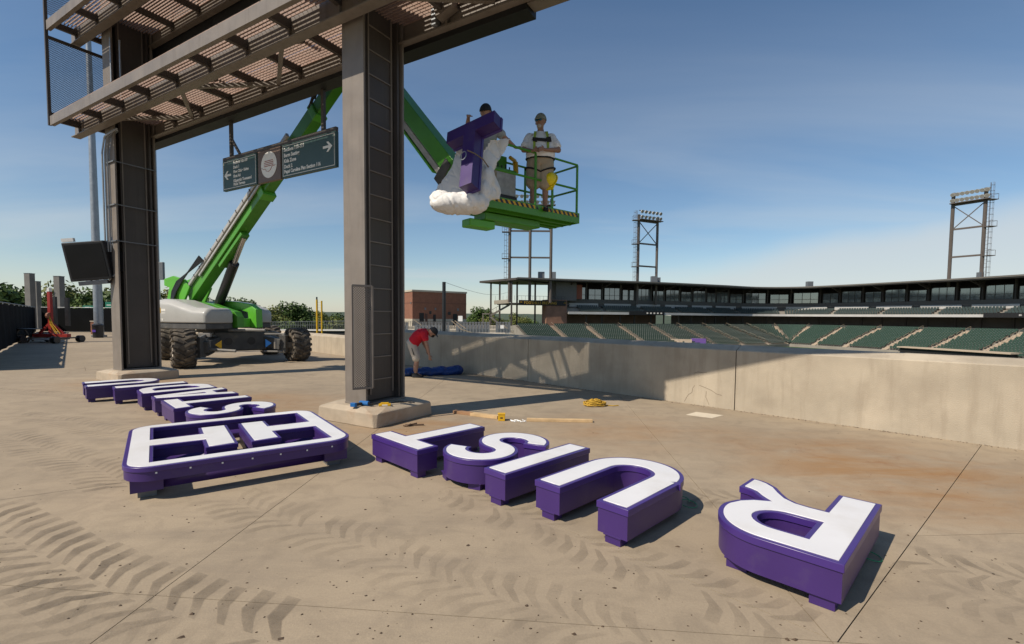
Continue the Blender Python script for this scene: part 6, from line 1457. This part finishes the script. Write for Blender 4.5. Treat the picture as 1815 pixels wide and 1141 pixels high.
# post with grey box behind the far column
c = gp(279.5, 627); c.z = 0; gpz = wroot('square_post', c); tag(gpz, 'pale grey square steel post with a box sign behind the far column', 'post')
wp(MB().bb(tuple(c + Vector((-.11, -.11, 0))), tuple(c + Vector((.11, .11, 8.6)))).build('shaft', GALV, None), gpz); wp(MB().bb(tuple(c + Vector((.13, -.10, 2.98))), tuple(c + Vector((.38, .02, 3.68)))).build('box_sign', GALVD, None, bevel=.01), gpz); wp(MB().bb(tuple(c + Vector((-.16, -.16, 0))), tuple(c + Vector((.16, .16, .03)))).build('base_plate', GALVD, None), gpz)
# black monitor on the far column
mo_c = dm @ Vector((-8.66, -.74, 2.80)); mo = empty('monitor', mo_c, R(12)); mo.scale = (1.1, 1, 1.05); tag(mo, 'black flat monitor in a tilted housing on the far column', 'monitor')
TI = (R(8), 0, 0)
o = MB().bb((-.42, -.13, -.36), (.36, .13, .50)).build('housing', BLACKP, mo, bevel=.02); o.rotation_euler = (R(6), R(-7), 0)
o = MB().bb((-.37, -.139, -.30), (.31, -.131, .44)).build('screen', mat('dead_screen', (0.006, 0.006, 0.007), .35, 0, .1, 3, spec=.25), mo); o.rotation_euler = (R(6), R(-7), 0)
o = MB().bb((-.30, -.10, -.46), (.25, .10, -.37)).build('sound_bar', GALVD, mo, bevel=.01); o.rotation_euler = (R(6), R(-7), 0)
o = MB().bb((-.44, -.05, .52), (-.22, .03, .60)).build('top_label', WHITEP, mo); o.rotation_euler = (R(6), R(-7), 0)
MB().bb((.30, .02, -.15), (.62, .22, .30)).build('wall_bracket', BLACKP, mo, bevel=.01); MB().tube([(.38, .0, .62), (.46, -.04, .3), (.46, -.04, -.2), (.30, .0, -.36)], .018, 6).build('conduit', GALV, mo, smooth=True)

# ================================================================== TREES AND HILLS
def crown_mesh(seed, rx, rz, n, clumps, lsize, m_):
    rr = random.Random(seed); mb = MB(); C = []
    for k in range(clumps):
        a = rr.uniform(0, 2 * math.pi); r = rx * math.sqrt(rr.random()) * .72; z = rr.uniform(-.75, .85) * rz; f = math.sqrt(max(.12, 1 - (z / rz) ** 2)); C.append((Vector((r * f * math.cos(a), r * f * math.sin(a), z)), rr.uniform(.26, .46) * rx))
    for i in range(n):
        c, r = C[rr.randrange(clumps)]; d = Vector((rr.gauss(0, 1), rr.gauss(0, 1), rr.gauss(0, 1) * .8)).normalized(); p = c + d * r * (rr.random() ** .33)
        nrm = (d + Vector((rr.gauss(0, .6), rr.gauss(0, .6), rr.gauss(0, .6) + .3))).normalized(); t = nrm.orthogonal().normalized(); t = Matrix.Rotation(rr.uniform(0, 6.28), 3, nrm) @ t; b = nrm.cross(t); s = lsize * rr.uniform(.55, 1.25)
        mb.add([p - t * s * .5, p + b * s * .34 - t * s * .05, p + t * s * .55, p - b * s * .34], [(0, 1, 2, 3)])
    me = mb.mesh('crown'); me.materials.append(m_); return me
def trunk_mesh(h, r):
    mb = MB(); mb.tube([(0, 0, 0), (.05, .02, h * .5), (.0, .05, h)], [r, r * .75, r * .5], 8)
    for k in range(5):
        a = k * 1.26; mb.tube([(0, .03, h * (.65 + .06 * k)), (.9 * math.cos(a), .9 * math.sin(a), h * (1.0 + .04 * k)), (1.8 * math.cos(a), 1.8 * math.sin(a), h * 1.2)], [r * .4, r * .25, r * .1], 5)
    me = mb.mesh('trunk'); me.materials.append(BARK); return me
CR = [crown_mesh(1, 4.2, 3.6, 3400, 15, .50, LEAFS[0]), crown_mesh(2, 4.0, 4.3, 3400, 16, .46, LEAFS[1]), crown_mesh(3, 4.6, 3.2, 3400, 14, .50, LEAFS[2]), crown_mesh(4, 3.4, 5.0, 3000, 14, .46, LEAFS[1])]
TR = trunk_mesh(5.0, .26)
def tree(u, vtop, d, k, sc, label, group):
    p = at(u, vtop, d); rz = (3.6, 4.3, 3.2, 5.0)[k] * sc * 1.12
    base = p.z - 2 * rz - 2.0 * sc; e = empty('tree', (p.x, p.y, base), random.uniform(0, 6.28)); tag(e, label, 'tree', group)
    th = p.z - rz - base; t_ = inst('trunk', TR, e, (0, 0, 0)); t_.scale = (sc, sc, max(.4, th / 5.0)); c_ = inst('crown', CR[k], e, (0, 0, p.z - rz - base)); c_.scale = (sc, sc, sc)
LT = 'trees beyond the left fence'
left = [(-20, 498, 58, 0, 1.0), (14, 502, 62, 0, .9), (38, 497, 70, 1, 1.0), (74, 508, 66, 1, .9), (98, 515, 74, 0, .9), (122, 506, 72, 2, 1.0), (146, 510, 68, 1, .85), (168, 516, 78, 2, 1.0), (190, 512, 72, 0, .9), (218, 508, 80, 1, 1.0), (255, 520, 84, 0, 1.0)]
names = ['leftmost dark tree cut off by the picture edge', 'dark tree just inside the left edge above the fence', 'tall tree left of the tallest concrete post', 'mid green tree between the two concrete post groups', 'dark tree behind the red hoist mast', 'olive tree right of the third concrete post', 'green tree above the large road sign', 'pale olive tree just left of the tall pole', 'dark tree hidden half behind the black monitor', 'green tree hidden mostly by the far column', 'dark tree peeping out behind the far column']
for q, nme in zip(left, names): tree(q[0], q[1], q[2], q[3], q[4] * 1.35, nme, LT)
mid = [(297, 514, 88, 2, 1.0, 'olive tree right beside the far column, above the grey hood'), (322, 520, 92, 1, .9, 'green tree behind the boom lift pivot'), (362, 528, 100, 0, .9, 'dark tree behind the raised boom cylinder'), (398, 521, 96, 1, .8, 'green tree right of the boom cylinder'), (425, 527, 98, 0, .75, 'dark tree above the right grey hood'), (442, 524, 110, 1, .7, 'small green tree above the hood end'), (467, 535, 100, 1, .8, 'low green tree right of the lift hood'), (484, 545, 90, 2, .75, 'low pale bushy tree above the far rail'), (517, 534, 96, 0, .72, 'rounded dark tree standing out above the far rail'), (505, 549, 92, 1, .62, 'low green tree at the foot of the rounded one'), (534, 545, 96, 0, .7, 'low dark tree right of the rounded one'), (552, 549, 110, 1, .8, 'last low tree left of the yellow foul pole'), (590, 554, 140, 0, 1.0, 'low distant tree right of the foul pole'), (455, 548, 86, 2, .7, 'pale tree just right of the lift hood'), (497, 549, 88, 1, .7, 'dark low tree behind the far rail'), (572, 555, 130, 2, 1.0, 'pale low tree just behind the foul pole'), (608, 556, 140, 1, 1.0, 'green low tree beside the near column edge')]
for u, v, d, k, sc, nme in mid: tree(u, v, d, k, sc * 1.25, nme, 'trees beyond the low wall')
right = [(835, 553, 165, 1, 1.0, 'green tree right of the brick building'), (852, 543, 170, 0, 1.0, 'rounded dark tree between brick building and outside stair'), (872, 555, 168, 2, .9, 'olive tree behind the outside stair'), (892, 560, 172, 1, .9, 'low green tree behind the stair foot'), (915, 556, 176, 2, .9, 'sunlit tree seen under the open end deck'), (938, 556, 180, 1, .9, 'green tree seen between the deck columns'), (1056, 557, 190, 2, .9, 'bright tree glimpsed through the concourse opening'), (1075, 557, 190, 1, .9, 'second tree glimpsed through the concourse opening')]
for u, v, d, k, sc, nme in right: tree(u, v, d, k, sc * 1.25, nme, 'trees behind the grandstand')
# far wooded ridge
rg = MB(); rr = random.Random(6); V = []; F = []; nA = 220; rowsd = (380, 460, 620, 900)
for j, d in enumerate(rowsd):
    for i in range(nA + 1):
        a = R(158 - 136 * i / nA); x, y = d * math.cos(a), d * math.sin(a); h = (-6, -1, 2.5, 5)[j] + 2.0 * mnoise.noise(Vector((i * .05, j * 3.1, 1))) * (j > 0) + 2.2 * abs(mnoise.noise(Vector((i * .9, j * 1.7, 4)))) * (j > 0); V.append((x, y, h))
for j in range(len(rowsd) - 1):
    for i in range(nA): o_ = j * (nA + 1) + i; F.append((o_, o_ + 1, o_ + nA + 2, o_ + nA + 1))
rg.add(V, F); o = rg.build('wooded_hills', mat('distant_wood', (0.055, 0.075, 0.045), .95, 0, .35, .06), smooth='all'); tag(o, kind='structure')
